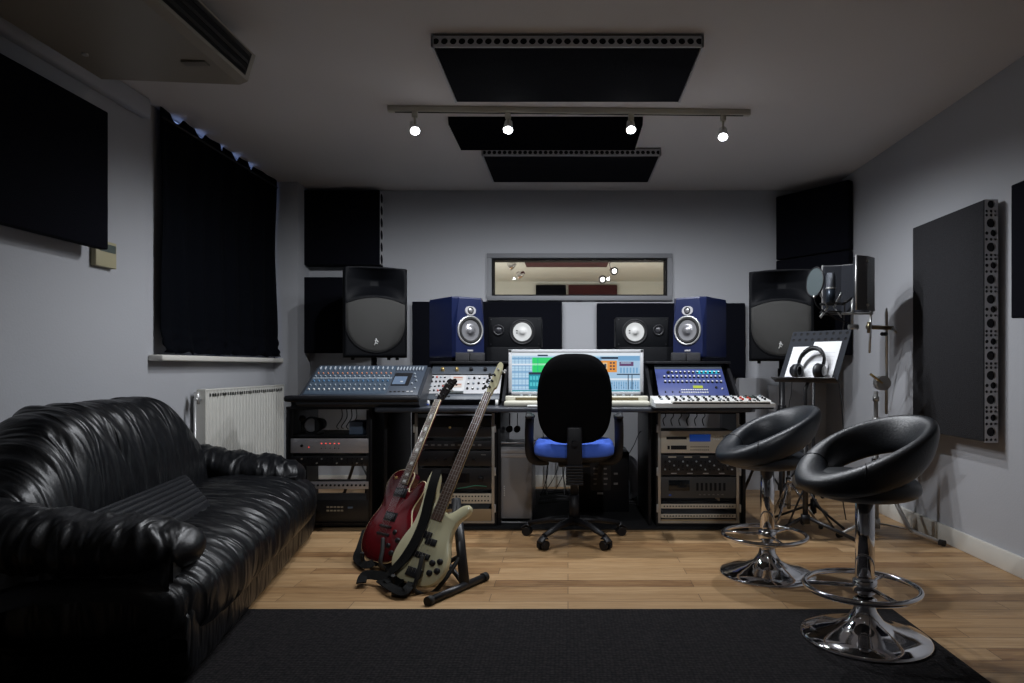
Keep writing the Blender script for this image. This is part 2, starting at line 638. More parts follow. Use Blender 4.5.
fr.box(gx0, gx0 + 0.012, YB - 0.005, YB + 0.14, gz0 + 0.012, gz1 - 0.012).box(gx1 - 0.012, gx1, YB - 0.005, YB + 0.14, gz0 + 0.012, gz1 - 0.012)
fr.build('window_reveal', darkhole, w2, world=True)
glass = bpy.data.materials.new('window glass')
glass.use_nodes = True
gb = glass.node_tree.nodes['Principled BSDF']
gb.inputs['Transmission Weight'].default_value = 1.0
gb.inputs['Roughness'].default_value = 0.0
gb.inputs['IOR'].default_value = 1.45
MB().box(gx0 + 0.012, gx1 - 0.012, YB + 0.06, YB + 0.068, gz0 + 0.012, gz1 - 0.012).build('window_pane', glass, w2, world=True)

red_fab = mat('dark red panel fabric', (0.06, 0.012, 0.015), 0.95, bump=0.5, bscale=300)
o = MB().box(P(522, 0, 7.7).x, P(611, 0, 7.7).x, 7.7, 8.5, LZ - 0.05, LZ - 0.002, bevel=0.008).build('acoustic_panel', red_fab)
tag(o, 'dark red ceiling panel seen through the long glazed window', 'acoustic panel')
za, zb = P(0, 299, LY1 - .05).z, P(0, 285, LY1 - .05).z
o = MB().box(P(536, 0, LY1).x, P(566, 0, LY1).x, LY1 - 0.06, LY1 - 0.002, za - 0.5, zb, bevel=0.008).build('acoustic_panel', foam_m)
tag(o, 'black wall panel seen low through the long glazed window', 'acoustic panel')
o = MB().box(P(568.5, 0, LY1).x, P(617, 0, LY1).x, LY1 - 0.06, LY1 - 0.002, za - 0.5, zb, bevel=0.008).build('acoustic_panel', red_fab)
tag(o, 'dark red wall panel seen low through the long glazed window', 'acoustic panel')
lr_em = emis('live room lamp face', (1.0, 0.98, 0.92), 22.0)
for i, (px, py, lit) in enumerate(((513, 272, False), (610, 274, True))):
    c = P(px, py, 8.15)
    t = thing('spotlight', ['chrome double spotlight at left behind the glazed window, turned away', 'glowing double spotlight behind the glazed window'][i], 'spotlight', (c.x, c.y, LZ))
    MB().cyl((0, 0, -0.025), (0, 0, -0.001), 0.05, n=20).cyl((0, 0, c.z - LZ + 0.04), (0, 0, -0.02), 0.008).build('mount', chrome, t)
    for k, (dx, dz) in enumerate(((0.05, 0.03), (-0.09, -0.07)) if lit else ((-0.04, 0.06), (0.06, -0.05))):
        d = Vector((0.3, -0.9, -0.3)) if lit else Vector((-0.8, 0.3, -0.35))
        d.normalize()
        q = Vector((dx, -0.03, c.z - LZ + dz))
        h = MB().tube([q - d * 0.09, q - d * 0.03, q], [0.02, 0.045, 0.05], 20).build('lamp_housing', chrome, t)
        if lit:
            MB().tube([q + d * 0.001, q + d * 0.006], [0.030, 0.028], 20).build('lamp_face', lr_em, h)
lamp('live_room_light', (0.9, 7.5, 1.15), 60, 'POINT', (1, 0.97, 0.9), 0.15)
lamp('live_room_light', (-1.2, 8.4, 1.15), 45, 'POINT', (1, 0.97, 0.9), 0.15)


# ---------------------------------------------------------------- acoustic panels
def strip_holes(mb, length, width, M, kind='row'):
    # a perforated strip, local x along the length, local y across
    if kind == 'row':
        n = int(round(length / width * 1.15))
        cw = length / n
        for i in range(n):
            mb.holecell(i * cw, (i + 1) * cw, 0, width, min(cw, width) * 0.40, 0.01, 0, 1, M)
        return
    x = 0
    k = 0
    W = width
    seq = ['s', 'L', 's', 'm', 's', 's', 'L', 's', 'm', 'L', 's']
    while x < length - 1e-4:
        c = seq[k % len(seq)]
        k += 1
        if c == 'L':
            w_ = min(W * 0.86, length - x)
            mb.holecell(x, x + w_, 0, W, min(w_, W) * 0.40, 0.012, 0, 1, M)
        elif c == 'm':
            w_ = min(W * 0.62, length - x)
            mb.holecell(x, x + w_, 0, W * 0.38, min(w_, W * .38) * 0.36, 0.012, 0, 1, M)
            mb.holecell(x, x + w_, W * 0.38, W, min(w_, W * .62) * 0.42, 0.012, 0, 1, M)
        else:
            w_ = min(W * 0.3, length - x)
            for a, b in ((0, .34), (.34, .66), (.66, 1)):
                mb.holecell(x, x + w_, a * W, b * W, min(w_, W * .32) * 0.38, 0.012, 0, 1, M)
        x += w_


def ceil_panel(x0, x1, y0, y1, ztop, thick, label):
    t = thing('acoustic_panel', label, 'acoustic panel', ((x0 + x1) / 2, (y0 + y1) / 2, ztop - thick))
    MB().box(x0 + 0.012, x1 - 0.012, y0 + 0.014, y1 - 0.01, ztop - thick - 0.004, ztop - 0.004, bevel=0.004).build('fabric_core', foam_m, t, world=True)
    m = MB()
    M = basis((x0, y0, ztop - thick), (1, 0, 0), (0, 0, 1), (0, -1, 0))
    strip_holes(m, x1 - x0, thick - 0.01, M)
    m.box(x0, x1, y0, y0 + 0.012, ztop - thick - 0.004, ztop - thick + 0.0)
    m.box(x0, x0 + 0.01, y0, y1, ztop - thick - 0.004, ztop)
    m.box(x1 - 0.01, x1, y0, y1, ztop - thick - 0.004, ztop)
    m.build('perforated_rim', [panel_rim, darkhole], t, world=True)
    return t


ceil_panel(P(431, 0, 3.05).x, P(704, 0, 3.05).x, 3.05, 3.70, 2.50, 0.055, 'large black ceiling panel with perforated rim, nearest the camera')
ceil_panel(P(481.5, 0, 4.64).x, P(661, 0, 4.64).x, 4.64, 5.32, 2.50, 0.05, 'smaller looking black ceiling panel with perforated rim, farthest back')
t = thing('acoustic_panel', 'black ridged foam ceiling panel just behind the lamp track', 'acoustic panel', (0, 4.3, 2.47))
m = MB()
fx0, fx1, fy0, fy1 = P(448, 0, 4.06).x, P(643, 0, 4.06).x, 4.06, 4.56
nr = 14
for i in range(nr):
    a = fy0 + (fy1 - fy0) * i / nr
    b = fy0 + (fy1 - fy0) * (i + 1) / nr
    c = (a + b) / 2
    m.raw([(fx0, a, 2.48), (fx1, a, 2.48), (fx1, c, 2.452), (fx0, c, 2.452), (fx0, b, 2.48), (fx1, b, 2.48)], [(0, 1, 2, 3), (3, 2, 5, 4)], 0)
m.box(fx0, fx1, fy0, fy1, 2.48, 2.499)
m.build('ridged_foam', foam_m, t, world=True)


def back_panel(x0, x1, y0, y1, z0, z1, label, rim=None):
    t = thing('acoustic_panel', label, 'acoustic panel', ((x0 + x1) / 2, y1, z0))
    MB().box(x0, x1, y0, y1 - 0.002, z0, z1, bevel=0.008).build('fabric_core', foam_m, t, world=True)
    if rim:
        m = MB()
        M = basis((x1 + 0.002, y0 + 0.006, z0 + 0.005), (0, 0, 1), (0, 1, 0), (1, 0, 0))
        strip_holes(m, z1 - z0 - 0.01, y1 - y0 - 0.01, M)
        m.box(x1, x1 + 0.002, y0 + 0.006, y1 - 0.004, z0 + 0.005, z0 + 0.012)
        m.build('perforated_rim', [panel_rim, darkhole], t, world=True)
    return t


y_ = 5.64
back_panel(P(301.5, 0, y_).x, P(379.5, 0, y_).x, y_, YB, P(0, 265, y_).z, P(0, 190, y_).z, 'square black wall panel high in the left back corner', True)
back_panel(P(301.5, 0, y_).x, P(379.5, 0, y_).x, y_, YB, P(0, 353, y_).z, P(0, 277, y_).z, 'square black wall panel behind the left loudspeaker, lower one')
y_ = 5.69
back_panel(P(412, 0, y_).x, P(562, 0, y_).x, y_, YB, P(0, 378, y_).z, P(0, 301.5, y_).z, 'wide black wall panel under the glazed window, left half')
back_panel(P(597, 0, y_).x, P(745.5, 0, y_).x, y_, YB, P(0, 378, y_).z, P(0, 303, y_).z, 'wide black wall panel under the glazed window, right half')
# two panels across the right-hand corner
a, b = Vector((1.735, 5.70, 0)), Vector((2.125, 5.17, 0))
d = (b - a).normalized()
nrm = Vector((-d.y, d.x, 0))
for (z0, z1, lab) in ((1.905, 2.43, 'black panel set across the right back corner near the ceiling'),
                      (1.10, 1.895, 'black panel across the right back corner behind the microphone shield')):
    M = basis((a.x, a.y, 0), d, nrm, (0, 0, 1))
    o = MB().box(0, (b - a).length, 0, 0.06, z0, z1, bevel=0.008, M=M)
    t = thing('acoustic_panel', lab, 'acoustic panel', (a.x, a.y, z0))
    o.build('fabric_core', foam_m, t, world=True)

# left wall panel
px_ = -2.30
lp = thing('acoustic_panel', 'large black fabric panel on the left wall above the sofa', 'acoustic panel', (XL, 2.8, 1.59))
MB().box(px_, px_ + 0.045, 2.05, 3.35, 1.585, 2.26, bevel=0.006).build('fabric_core', foam_m, lp, world=True)
MB().box(XL + 0.003, px_, 2.12, 3.22, 1.60, 2.2).build('back_batten', grey_paint, lp, world=True)

# right wall panels
rx = 2.085
t = thing('acoustic_panel', 'tall charcoal fabric panel with bubble perforated side on the right wall', 'acoustic panel', (XR, 3.75, 0.63))
MB().box(rx, rx + 0.05, 3.425, 4.13, 0.635, 1.85, bevel=0.004).build('fabric_core', greyfoam_m, t, world=True)
m = MB()
M = basis((rx + 0.002, 3.42, 0.635), (0, 0, 1), (1, 0, 0), (0, -1, 0))
strip_holes(m, 1.215, 0.068, M, 'bubble')
m.box(rx + 0.002, rx + 0.07, 3.4205, 3.424, 0.63, 0.635).box(rx + 0.066, rx + 0.07, 3.421, 4.13, 0.635, 1.85)
m.build('perforated_rim', [panel_rim, darkhole], t, world=True)
m = MB().box(rx + 0.07, XR - 0.003, 3.5, 3.56, 0.75, 1.75).box(rx + 0.07, XR - 0.003, 4.0, 4.06, 0.75, 1.75)
m.build('back_batten', grey_paint, t, world=True)
t = thing('acoustic_panel', 'black fabric panel cut off by the right edge of the photo', 'acoustic panel', (XR, 2.8, 1.2))
MB().box(rx + 0.01, XR - 0.004, 2.3, 3.23, 1.24, 1.87, bevel=0.006).build('fabric_core', foam_m, t, world=True)

# ---------------------------------------------------------------- curtain
t = thing('curtain', 'black curtain covering the left window down to its sill', 'curtain', (-2.3, 4.6, 1.08))
cy0, cy1, cz0 = 3.90, 5.46, 1.085
gaps = [P(176, 0, 1), ]
gapY = []
for px in (176, 199, 221, 235, 250):
    gapY.append(-2.335 * F / (px - CX))


def curt(u, v):
    y = cy0 + (cy1 - cy0) * u
    z = cz0 + (2.499 - cz0) * v
    for k, g in enumerate(gapY):
        dd = abs(y - g)
        wdt = 0.055 if k != 2 else 0.025
        if dd < wdt and v > 0.97:
            z -= 0.040 * (1 - (dd / wdt) ** 2) * (v - 0.97) / 0.03
    amp = 0.012 * (0.35 + 0.65 * min(1, (1 - v) * 3 + 0.2))
    x = -2.332 + amp * math.sin(u * 46 + 1.5 * math.sin(v * 2.2)) + 0.012 * noise.noise(Vector((u * 5, v * 2.5, 0)))
    if v < 0.1:
        x += (0.1 - v) * 0.5 * (0.5 + noise.noise(Vector((u * 14, v * 30, 3))))
        z += 0.012 * noise.noise(Vector((u * 30, 5, 1))) + 0.008
    return Vector((x, y, z))


curt_m = mat('black velvet', (0.0018, 0.0024, 0.0042), 0.9, bump=0.2, bscale=200, spec=0.06, sheen=0.0)
o = MB().surf(150, 90, curt).build('curtain_cloth', curt_m, t, world=True)
sm = o.modifiers.new('thick', 'SOLIDIFY')
sm.thickness = 0.004
MB().cyl((XL + 0.052, 3.90, 2.44), (XL + 0.052, 5.45, 2.44), 0.006).build('curtain_rail', blk_m, t, world=True)

# ---------------------------------------------------------------- thermostat, air conditioner
t = thing('wall_controller', 'beige wall controller below the corner of the left wall panel', 'thermostat', (XL, 3.62, 1.5))
yc0, yc1 = XL * F / (90 - CX), XL * F / (111 - CX)
zc1, zc0 = P(0, 246, 3.6).z, P(0, 271, 3.6).z
MB().box(XL, XL + 0.03, yc0, yc1, zc0, zc1, bevel=0.004).build('casing', mat('beige plastic', (0.42, 0.38, 0.24), 0.5), t, world=True)
MB().box(XL + 0.03, XL + 0.032, yc0 + 0.03, yc1 - 0.01, zc1 - 0.055, zc1 - 0.015).build('display', mat('grey lcd', (0.08, 0.10, 0.09), 0.3), t, world=True)

acm = mat('air conditioner casing', (0.30, 0.27, 0.22), 0.45)
t = thing('air_conditioner', 'beige ceiling mounted air conditioner in the top left corner', 'air conditioner', (-1.75, 2.4, 2.28))
sec = [(-2.09, 2.30), (-1.47, 2.275), (-1.435, 2.29), (-1.40, 2.405), (-1.44, 2.415), (-1.50, 2.47), (-2.05, 2.47), (-2.10, 2.42)]
m = MB()
n = len(sec)
ya, yb = 1.60, 3.06
m.raw([(x, ya, z) for x, z in sec] + [(x, yb, z) for x, z in sec], [(i, (i + 1) % n, n + (i + 1) % n, n + i) for i in range(n)] + [list(range(n)), list(range(2 * n - 1, n - 1, -1))])
m.build('casing', acm, t, world=True)
m = MB()
for i in range(3):
    q = 0.2 + 0.28 * i
    x = -1.435 + 0.035 * q
    z = 2.29 + 0.115 * q
    m.box(x + 0.002, x + 0.008, ya + 0.05, yb - 0.05, z, z + 0.016)
m.raw([(-1.430, ya + 0.04, 2.302), (-1.430, yb - 0.035, 2.302), (-1.4005, yb - 0.035, 2.396), (-1.4005, ya + 0.04, 2.396)], [(0, 1, 2, 3)], 1)
m.build('air_outlet', [blk, darkhole], t, world=True)
MB().box(-1.60, -1.50, 2.82, 2.86, 2.270, 2.2795).build('name_plate', mat('plate grey', (0.2, 0.18, 0.15), 0.3), t, world=True)
for k in range(3):
    MB().cyl((-1.98, 1.9 + k * 0.45, 2.288), (-1.98, 1.9 + k * 0.45, 2.30), 0.012).build('panel_screw', steel, t, world=True)
for yy in (1.9, 2.9):
    for xx in (-1.6, -1.95):
        MB().cyl((xx, yy, 2.46), (xx, yy, 2.5), 0.008).build('hanger', steel, t, world=True)

# ---------------------------------------------------------------- track lights
t = thing('lamp_track', 'cream lamp track running across the ceiling', 'light track', (0, 3.95, 2.47))
tA, tB = P(388, 111, 3.9), P(750, 117, 3.96)
tA.z = tB.z = 2.483
dd = (tB - tA)
M = basis((tA.x, tA.y, tA.z), dd.normalized(), Vector((0, 0, 1)).cross(dd.normalized()), (0, 0, 1))
track_m = mat('cream metal', (0.55, 0.53, 0.44), 0.4)
MB().box(0, dd.length, -0.018, 0.018, -0.016, 0.016, bevel=0.003, M=M).build('rail', track_m, t, world=True)
MB().box(0.04, dd.length - 0.04, -0.006, 0.006, -0.0175, -0.0158, M=M).build('rail_slot', darkhole, t, world=True)
bulb_m = emis('lamp lens glow', (0.93, 0.96, 1.0), 40.0)
names = ['leftmost of the four lit track spotlights on the ceiling', 'lit track spotlight, second from the left',
         'lit track spotlight, third from the left', 'rightmost of the four lit track spotlights on the ceiling']
for i, (c, tg) in enumerate(TRACK):
    s = thing('track_spotlight', names[i], 'spotlight', (c.x, c.y, 2.465), group='track spotlights')
    aim = (Vector((tg[0], tg[1] - 0.6, 0.2)) - c).normalized()
    aim = Vector((0.25 if i == 0 else (-0.12 if i == 3 else 0.0), -0.55, -0.8)).normalized()
    MB().box(-0.016, 0.016, -0.014, 0.014, -0.03, 0.003, bevel=0.003).cyl((0, 0, -0.03), (0, 0.0, -0.075), 0.006).build('adapter', track_m, s)
    q = c - s.location
    MB().tube([q - aim * 0.075, q - aim * 0.07, q - aim * 0.03, q], [0.012, 0.022, 0.026, 0.029], 20).build('housing', white_p, s)
    MB().tube([q + aim * 0.0005, q + aim * 0.004], [0.024, 0.022], 20).build('lamp_face', bulb_m, s)

t = thing('lamp_track', 'cream lamp track on the ceiling above the rug, nearest the camera', 'light track', (0, 1.45, 2.47))
MB().box(-1.0, 0.8, 1.432, 1.468, 2.467, 2.499, bevel=0.003).build('rail', track_m, t, world=True)
for i, (c, tg) in enumerate(REAR):
    s = thing('track_spotlight', ['left spotlight of the rear ceiling track, aimed at the guitars', 'right spotlight of the rear ceiling track, aimed at the desk'][i], 'spotlight', (c.x, c.y, 2.465))
    aim = (Vector(tg) - c).normalized()
    MB().box(-0.016, 0.016, -0.014, 0.014, -0.03, 0.003, bevel=0.003).cyl((0, 0, -0.03), (0, 0.0, -0.10), 0.006).build('adapter', track_m, s)
    q = c - s.location
    MB().tube([q - aim * 0.075, q - aim * 0.07, q - aim * 0.03, q], [0.012, 0.022, 0.026, 0.029], 20).build('housing', white_p, s)
    MB().tube([q + aim * 0.0005, q + aim * 0.004], [0.024, 0.022], 20).build('lamp_face', bulb_m, s)

# ---------------------------------------------------------------- radiator
t = thing('radiator', 'white panel radiator under the left window sill', 'radiator', (XL, 4.8, 0.15))
rad_m = mat('radiator enamel', (0.66, 0.65, 0.60), 0.4)
ry0, ry1, rz0, rz1 = 4.28, 5.46, 0.22, 0.86
rf = XL + 0.10


def radf(u, v):
    y = ry0 + (ry1 - ry0) * u
    z = rz0 + (rz1 - rz0) * v
    k = max(0.0, math.sin(u * 2 * PI * 26)) ** 0.6 if 0.04 < v < 0.93 else 0.0
    return Vector((rf - 0.012 * k, y, z))


m = MB().surf(320, 14, radf)
m.box(rf - 0.06, rf - 0.013, ry0, ry1, rz0, rz1 - 0.01)
m.build('front_panel', rad_m, t, world=True)
m = MB().box(rf - 0.055, rf + 0.002, ry0 - 0.002, ry1, rz1, rz1 + 0.01, bevel=0.002)
m.box(rf - 0.055, rf + 0.001, ry0 - 0.008, ry0, rz0, rz1 + 0.008)
m.build('top_grille', rad_m, t, world=True)
m = MB()
for k in range(34):
    yk = ry0 + 0.05 + k * (ry1 - ry0 - 0.1) / 33
    m.box(rf + 0.002, rf + 0.0035, yk - 0.009, yk + 0.006, rz1 - 0.038, rz1 - 0.018)
m.build('vent_slots', darkhole, t, world=True)
m = MB().cyl((rf - 0.03, ry0 - 0.07, 0.0), (rf - 0.03, ry0 - 0.07, rz1 - 0.06), 0.008)
m.cyl((rf - 0.03, ry0 - 0.07, rz1 - 0.05), (rf - 0.03, ry0, rz1 - 0.05), 0.011).cyl((rf - 0.03, ry0 - 0.045, rz1 - 0.08), (rf - 0.03, ry0 - 0.045, rz1 - 0.005), 0.017)
m.build('valve', steel, t, world=True)

# ---------------------------------------------------------------- sofa
th = math.radians(9.5)
sofa = thing('sofa', 'large black wrinkled leather sofa along the left wall', 'sofa', (-1.765, 3.02, 0), (0, 0, th))
L_back = leather_mat('black leather back', (1.5, 5.0, 1.1), 3.0, 1.0)
L_seat = leather_mat('black leather seat', (1.2, 5.0, 1.5), 3.2, 0.8)
L_arm = leather_mat('black leather arm', (4.2, 1.6, 1.4), 3.0, 0.8)


def spow(c, e):
    return math.copysign(abs(c) ** e, c)


def ridge(p):
    return 1 - abs(noise.noise(p)) * 2


def sofa_back(u, v):
    y = -1.0 + 2.0 * u
    e = max(0.0, 1 - abs(y / 1.01) ** 7) ** 0.5
    f = min(1, max(0, (abs(y) - 0.38) / 0.58))
    h = 0.848 - 0.27 * (f * f * (3 - 2 * f))
    cz = 0.06 + (h - 0.06) / 2
    hz = (h - 0.06) / 2
    t_ = 2 * PI * v
    thick = 0.16 + 0.03 * math.cos(y * 2.4)
    x = -0.24 + thick * spow(math.cos(t_), 0.75) * e
    z = cz + hz * spow(math.sin(t_), 0.65) * (0.25 + 0.75 * e)
    x -= (z - 0.5) * 0.14
    w_ = 0.020 * ridge(Vector((y * 9 + z * 4, z * 1.6, x * 2))) + 0.012 * ridge(Vector((y * 19 + z * 6, z * 3, x * 3)))
    k = max(0.0, z - 0.3) * 1.6
    return Vector((x + w_ * k * math.cos(t_), y, z + w_ * k * 0.8 * math.sin(t_)))


o = MB().surf(170, 70, sofa_back, cv=True).build('backrest', L_back, sofa)


def sofa_seat(u, v):
    y = -1.045 + 2.09 * u
    e = max(0.0, 1 - abs(y / 1.05) ** 8) ** 0.45
    t_ = 2 * PI * v
    x = 0.115 + 0.355 * spow(math.cos(t_), 0.6) * (0.5 + 0.5 * e)
    z = 0.240 + 0.14 * spow(math.sin(t_), 0.7) * (0.2 + 0.8 * e)
    if math.sin(t_) > 0:
        z += 0.03 * math.sin((x + 0.24) / 0.7 * PI) * e
        x_r = ridge(Vector((y * 15 - x * 4, x * 1.8, 2)))
        z += 0.012 * x_r + 0.006 * ridge(Vector((y * 28, x * 4, 5)))
    if math.cos(t_) > 0:
        x += 0.012 * ridge(Vector((y * 15, z * 3, 7))) * math.cos(t_)
    return Vector((x, y, z))


MB().surf(190, 70, sofa_seat, cv=True).build('seat', L_seat, sofa)


def arm(sgn):
    def f(u, v):
        x = -0.40 + (0.80 if sgn > 0 else 0.83) * u
        e = max(0.0, 1 - u ** 9) ** 0.5 * min(1.0, 0.55 + u * 3)
        t_ = 2 * PI * v
        cy = sgn * (0.875 + 0.02 * math.cos(u * 3))
        drop = 0.09 * (1 - u) ** 2
        cz = (0.410 if sgn > 0 else 0.440) + drop * 1.2 - 0.02 * u
        y = cy + 0.155 * math.cos(t_) * e
        z = cz + (0.100 if sgn > 0 else 0.090) * math.sin(t_) * e
        k = 0.014 * ridge(Vector((x * 14 + y * 5, y * 5, z * 3 + sgn))) + 0.007 * ridge(Vector((x * 30, y * 8, z * 5)))
        return Vector((x, y + k * e * math.cos(t_), z + k * e * math.sin(t_)))
    m = MB().surf(100, 40, f, cv=True)
    vs = [f(1.0, j / 40) for j in range(40)]
    return m


for sgn in (-1, 1):
    o = arm(sgn).build('armrest', L_arm, sofa)

    def flank(u, v, sgn=sgn):
        x = -0.42 + 0.80 * u
        z = 0.06 + 0.38 * v
        bulge = 0.03 * math.sin(v * PI) + 0.008 * ridge(Vector((x * 8, z * 2, 1)))
        return Vector((x, sgn * (0.97 + bulge), z))
    m = MB().surf(40, 24, flank)
    m.box(-0.42, 0.38, min(sgn * 0.70, sgn * 0.969), max(sgn * 0.70, sgn * 0.969), 0.06, 0.40)
    m.build('side_panel', L_arm, sofa)


def sofa_base(u, v):
    t_ = 2 * PI * v
    y = -1.0 + 2.0 * u
    e = max(0.0, 1 - abs(y / 1.001) ** 30) ** 0.5
    x = -0.01 + 0.435 * spow(math.cos(t_), 0.25)
    z = 0.15 + 0.145 * spow(math.sin(t_), 0.25) * e
    x += 0.01 * ridge(Vector((y * 9, z * 2, 3))) * (1 if x > 0.3 else 0)
    return Vector((x, y * 1.0, max(z, 0.004)))


MB().surf(100, 40, sofa_base, cv=True).build('base', L_seat, sofa)
# ribbed lumbar cushion built into the seat crease
def ribs(u, v):
    s_ = v
    y = (-0.80 + 0.66 * u) * (1 - s_) + (-0.70 + 0.95 * u) * s_
    e = min(1, min(u, 1 - u) * 16) ** 0.5 * min(1, min(v, 1 - v) * 10) ** 0.5
    r_ = 0.020 * abs(math.sin(s_ * PI * 8)) ** 0.6
    x = 0.22 - 0.24 * s_
    z = 0.418 + 0.075 * s_
    nn = Vector((0.3, 0, 0.95))
    p = Vector((x, y, z)) + nn * ((0.012 + r_) * e - 0.006)
    return p


MB().surf(60, 97, ribs).build('ribbed_lumbar_panel', mat('smooth black leather', (0.014, 0.015, 0.018), 0.36, bump=0.15, bscale=90, spec=0.6), sofa)

# ---------------------------------------------------------------- rug and desk mat
rug_m = rug_mat()
o = MB().box(-1.75, 1.345, -0.6, 2.83, 0.0, 0.008, bevel=0.002).build('rug', rug_m)
tag(o, 'large charcoal woven rug in the foreground', 'rug')
mat_m = mat('black carpet tile', (0.012, 0.012, 0.014), 0.95, bump=0.4, bscale=300)
o = MB().box(-1.16, 1.12, 4.23, 5.6, 0.0, 0.012, bevel=0.002).build('floor_mat', mat_m)
tag(o, 'black mat beneath the mixing desk', 'mat')
MATZ = 0.012

# ---------------------------------------------------------------- small shared meshes
hidden = []
knob_src = MB().lathe([(0.5, 0), (0.5, 0.25), (0.42, 0.9), (0.36, 1.0), (0, 1.0)], 12)
KD = {}


def knob_mesh(key, m_body, m_cap=None):
    if key not in KD:
        mb = MB().lathe([(0.5, 0), (0.5, 0.25), (0.42, 0.9), (0.36, 1.0), (0, 1.0)], 12)
        if m_cap is not None:
            mb.lathe([(0.36, 1.01), (0, 1.02)], 12, m=1)
            mb.box(-0.06, 0.06, 0.1, 0.46, 1.0, 1.05, m=1)
        me = mb.build('knob', [m_body] + ([m_cap] if m_cap else []))
        KD[key] = me.data
        bpy.data.objects.remove(me)
    return KD[key]


def knob(parent, x, y, d, h=None, key='black', name='knob', z=0.0, rot=None):
    ms = {'black': (blk, None), 'white': (white_p, None), 'bw': (blk, white_p), 'red': (mat('red cap', (0.5, 0.05, 0.03), 0.4), None),
          'orange': (mat('orange cap', (0.75, 0.30, 0.16), 0.45), None), 'blue': (mat('blue cap', (0.10, 0.25, 0.45), 0.45), None),
          'grey': (mat('grey cap', (0.32, 0.36, 0.40), 0.45), None), 'brass': (brass, None), 'steel': (steel, None)}[key]
    o = bpy.data.objects.new(name, knob_mesh(key, *ms))
    COL.objects.link(o)
    o.parent = parent
    if rot:
        o.rotation_euler = rot
    o.location = (x, y, z)
    h = d * 0.8 if h is None else h
    o.scale = (d, d, h)
    return o


BTN = {}


def button(parent, x, y, w_, h_, dz, m_, name='button', z=0.0):
    if m_.name not in BTN:
        ob = MB().box(-0.5, 0.5, -0.5, 0.5, 0, 1, bevel=0.08).build('button', m_)
        BTN[m_.name] = ob.data
        bpy.data.objects.remove(ob)
    o = bpy.data.objects.new(name, BTN[m_.name])
    COL.objects.link(o)
    o.parent = parent
    o.location = (x, y, z)
    o.scale = (w_, h_, dz)
    return o


# ---------------------------------------------------------------- mixer on its rack
LRX0, LRX1 = -1.765, -1.225      # left rack
t = thing('equipment_rack', 'open black rack cabinet beneath the digital mixer', 'rack', ((LRX0 + LRX1) / 2, 4.5, 0))
ry = 4.27
MB().box(LRX0, LRX0 + 0.022, ry, ry + 0.50, 0.0, 0.745, bevel=0.002).build('side_panel', blk_lam, t, world=True)
MB().box(LRX1 - 0.022, LRX1, ry, ry + 0.50, 0.0, 0.745, bevel=0.002).build('side_panel', blk_lam, t, world=True)
MB().box(LRX0, LRX1, ry, ry + 0.50, 0.745, 0.762, bevel=0.002).build('top_panel', blk_lam, t, world=True)
MB().box(LRX0 + 0.022, LRX1 - 0.022, ry, ry + 0.50, 0.018, 0.036).build('bottom_panel', blk_lam, t, world=True)
m = MB()
for x in (LRX0 + 0.022, LRX1 - 0.04):
    m.box(x, x + 0.018, ry + 0.012, ry + 0.016, 0.04, 0.74)
m.build('rack_rails', blk_m, t, world=True)

# mixer desk
mx = thing('mixing_console', 'tilted grey digital mixing console at the left end of the desk', 'mixing console', (-1.27, 4.3, 0.762))
mA = P(303, 395.5, 4.14)
mB_ = P(319, 366, 4.44)
mw = 0.70
x0 = -1.615
slope = (Vector((0, 4.44 - 4.14, mB_.z - mA.z)))
sl = slope.length
sd = slope.normalized()
sn = Vector((0, -sd.z, sd.y))
# body: side wedge section
bx0, bx1 = P(284, 0, 4.10).x, P(419, 0, 4.10).x
sec = [(4.10, 0.79), (4.10, 0.835), (4.13, 0.845), (4.145, mA.z), (4.45, mB_.z - 0.003), (4.50, mB_.z - 0.02), (4.50, 0.762), (4.14, 0.762)]
m = MB()
n = len(sec)
xa, xb = x0 - 0.02, x0 + mw + 0.02
m.raw([(xa, y, z - 0.004) for y, z in sec] + [(xb, y, z - 0.004) for y, z in sec], [(i, (i + 1) % n, n + (i + 1) % n, n + i) for i in range(n)] + [list(range(n)), list(range(2 * n - 1, n - 1, -1))])
for v in m.v:
    v.z = max(v.z, 0.763)
m.build('chassis', mat('mixer chassis', (0.030, 0.034, 0.042), 0.4), mx, world=True)
m = MB().box(bx0, bx1, 4.085, 4.16, 0.800, 0.838, bevel=0.014, seg=3)
m.build('wrist_rest', blk, mx, world=True)
m = MB()
for k in range(3):
    m.box(-1.55 + k * 0.25, -1.48 + k * 0.25, 4.1275, 4.131, 0.778, 0.79)
m.box(bx0 + 0.03, bx1 - 0.03, 4.13, 4.4, 0.763, 0.80)
m.build('front_apron', [blk_lam], mx, world=True)
# control surface as a child plate in its own tilted frame
R = basis(Vector((x0, 4.145, mA.z)) - mx.location, (1, 0, 0), sd, sn)
srf = MB().box(0, mw, 0, sl, -0.003, 0.004, bevel=0.001).box(0.005, 0.505, 0.01, sl - 0.012, 0.004, 0.0055, m=1) \
    .box(0.515, 0.625, sl * 0.30, sl * 0.72, 0.004, 0.0065, m=2).box(0.52, 0.60, sl * 0.34, sl * 0.60, 0.0065, 0.007, m=3) \
    .box(0.005, 0.505, sl * 0.535, sl * 0.565, 0.0055, 0.0062, m=4) \
    .build('control_surface', [mat('mixer face', (0.045, 0.058, 0.080), 0.4), mat('mixer channel field', (0.052, 0.075, 0.105), 0.4), blk,
                               mat('mixer lcd', (0.10, 0.14, 0.2), 0.3, emit=(0.25, 0.32, 0.5), estr=0.12), mat('mixer pale band', (0.30, 0.34, 0.38), 0.5)], mx)
srf.matrix_local = R
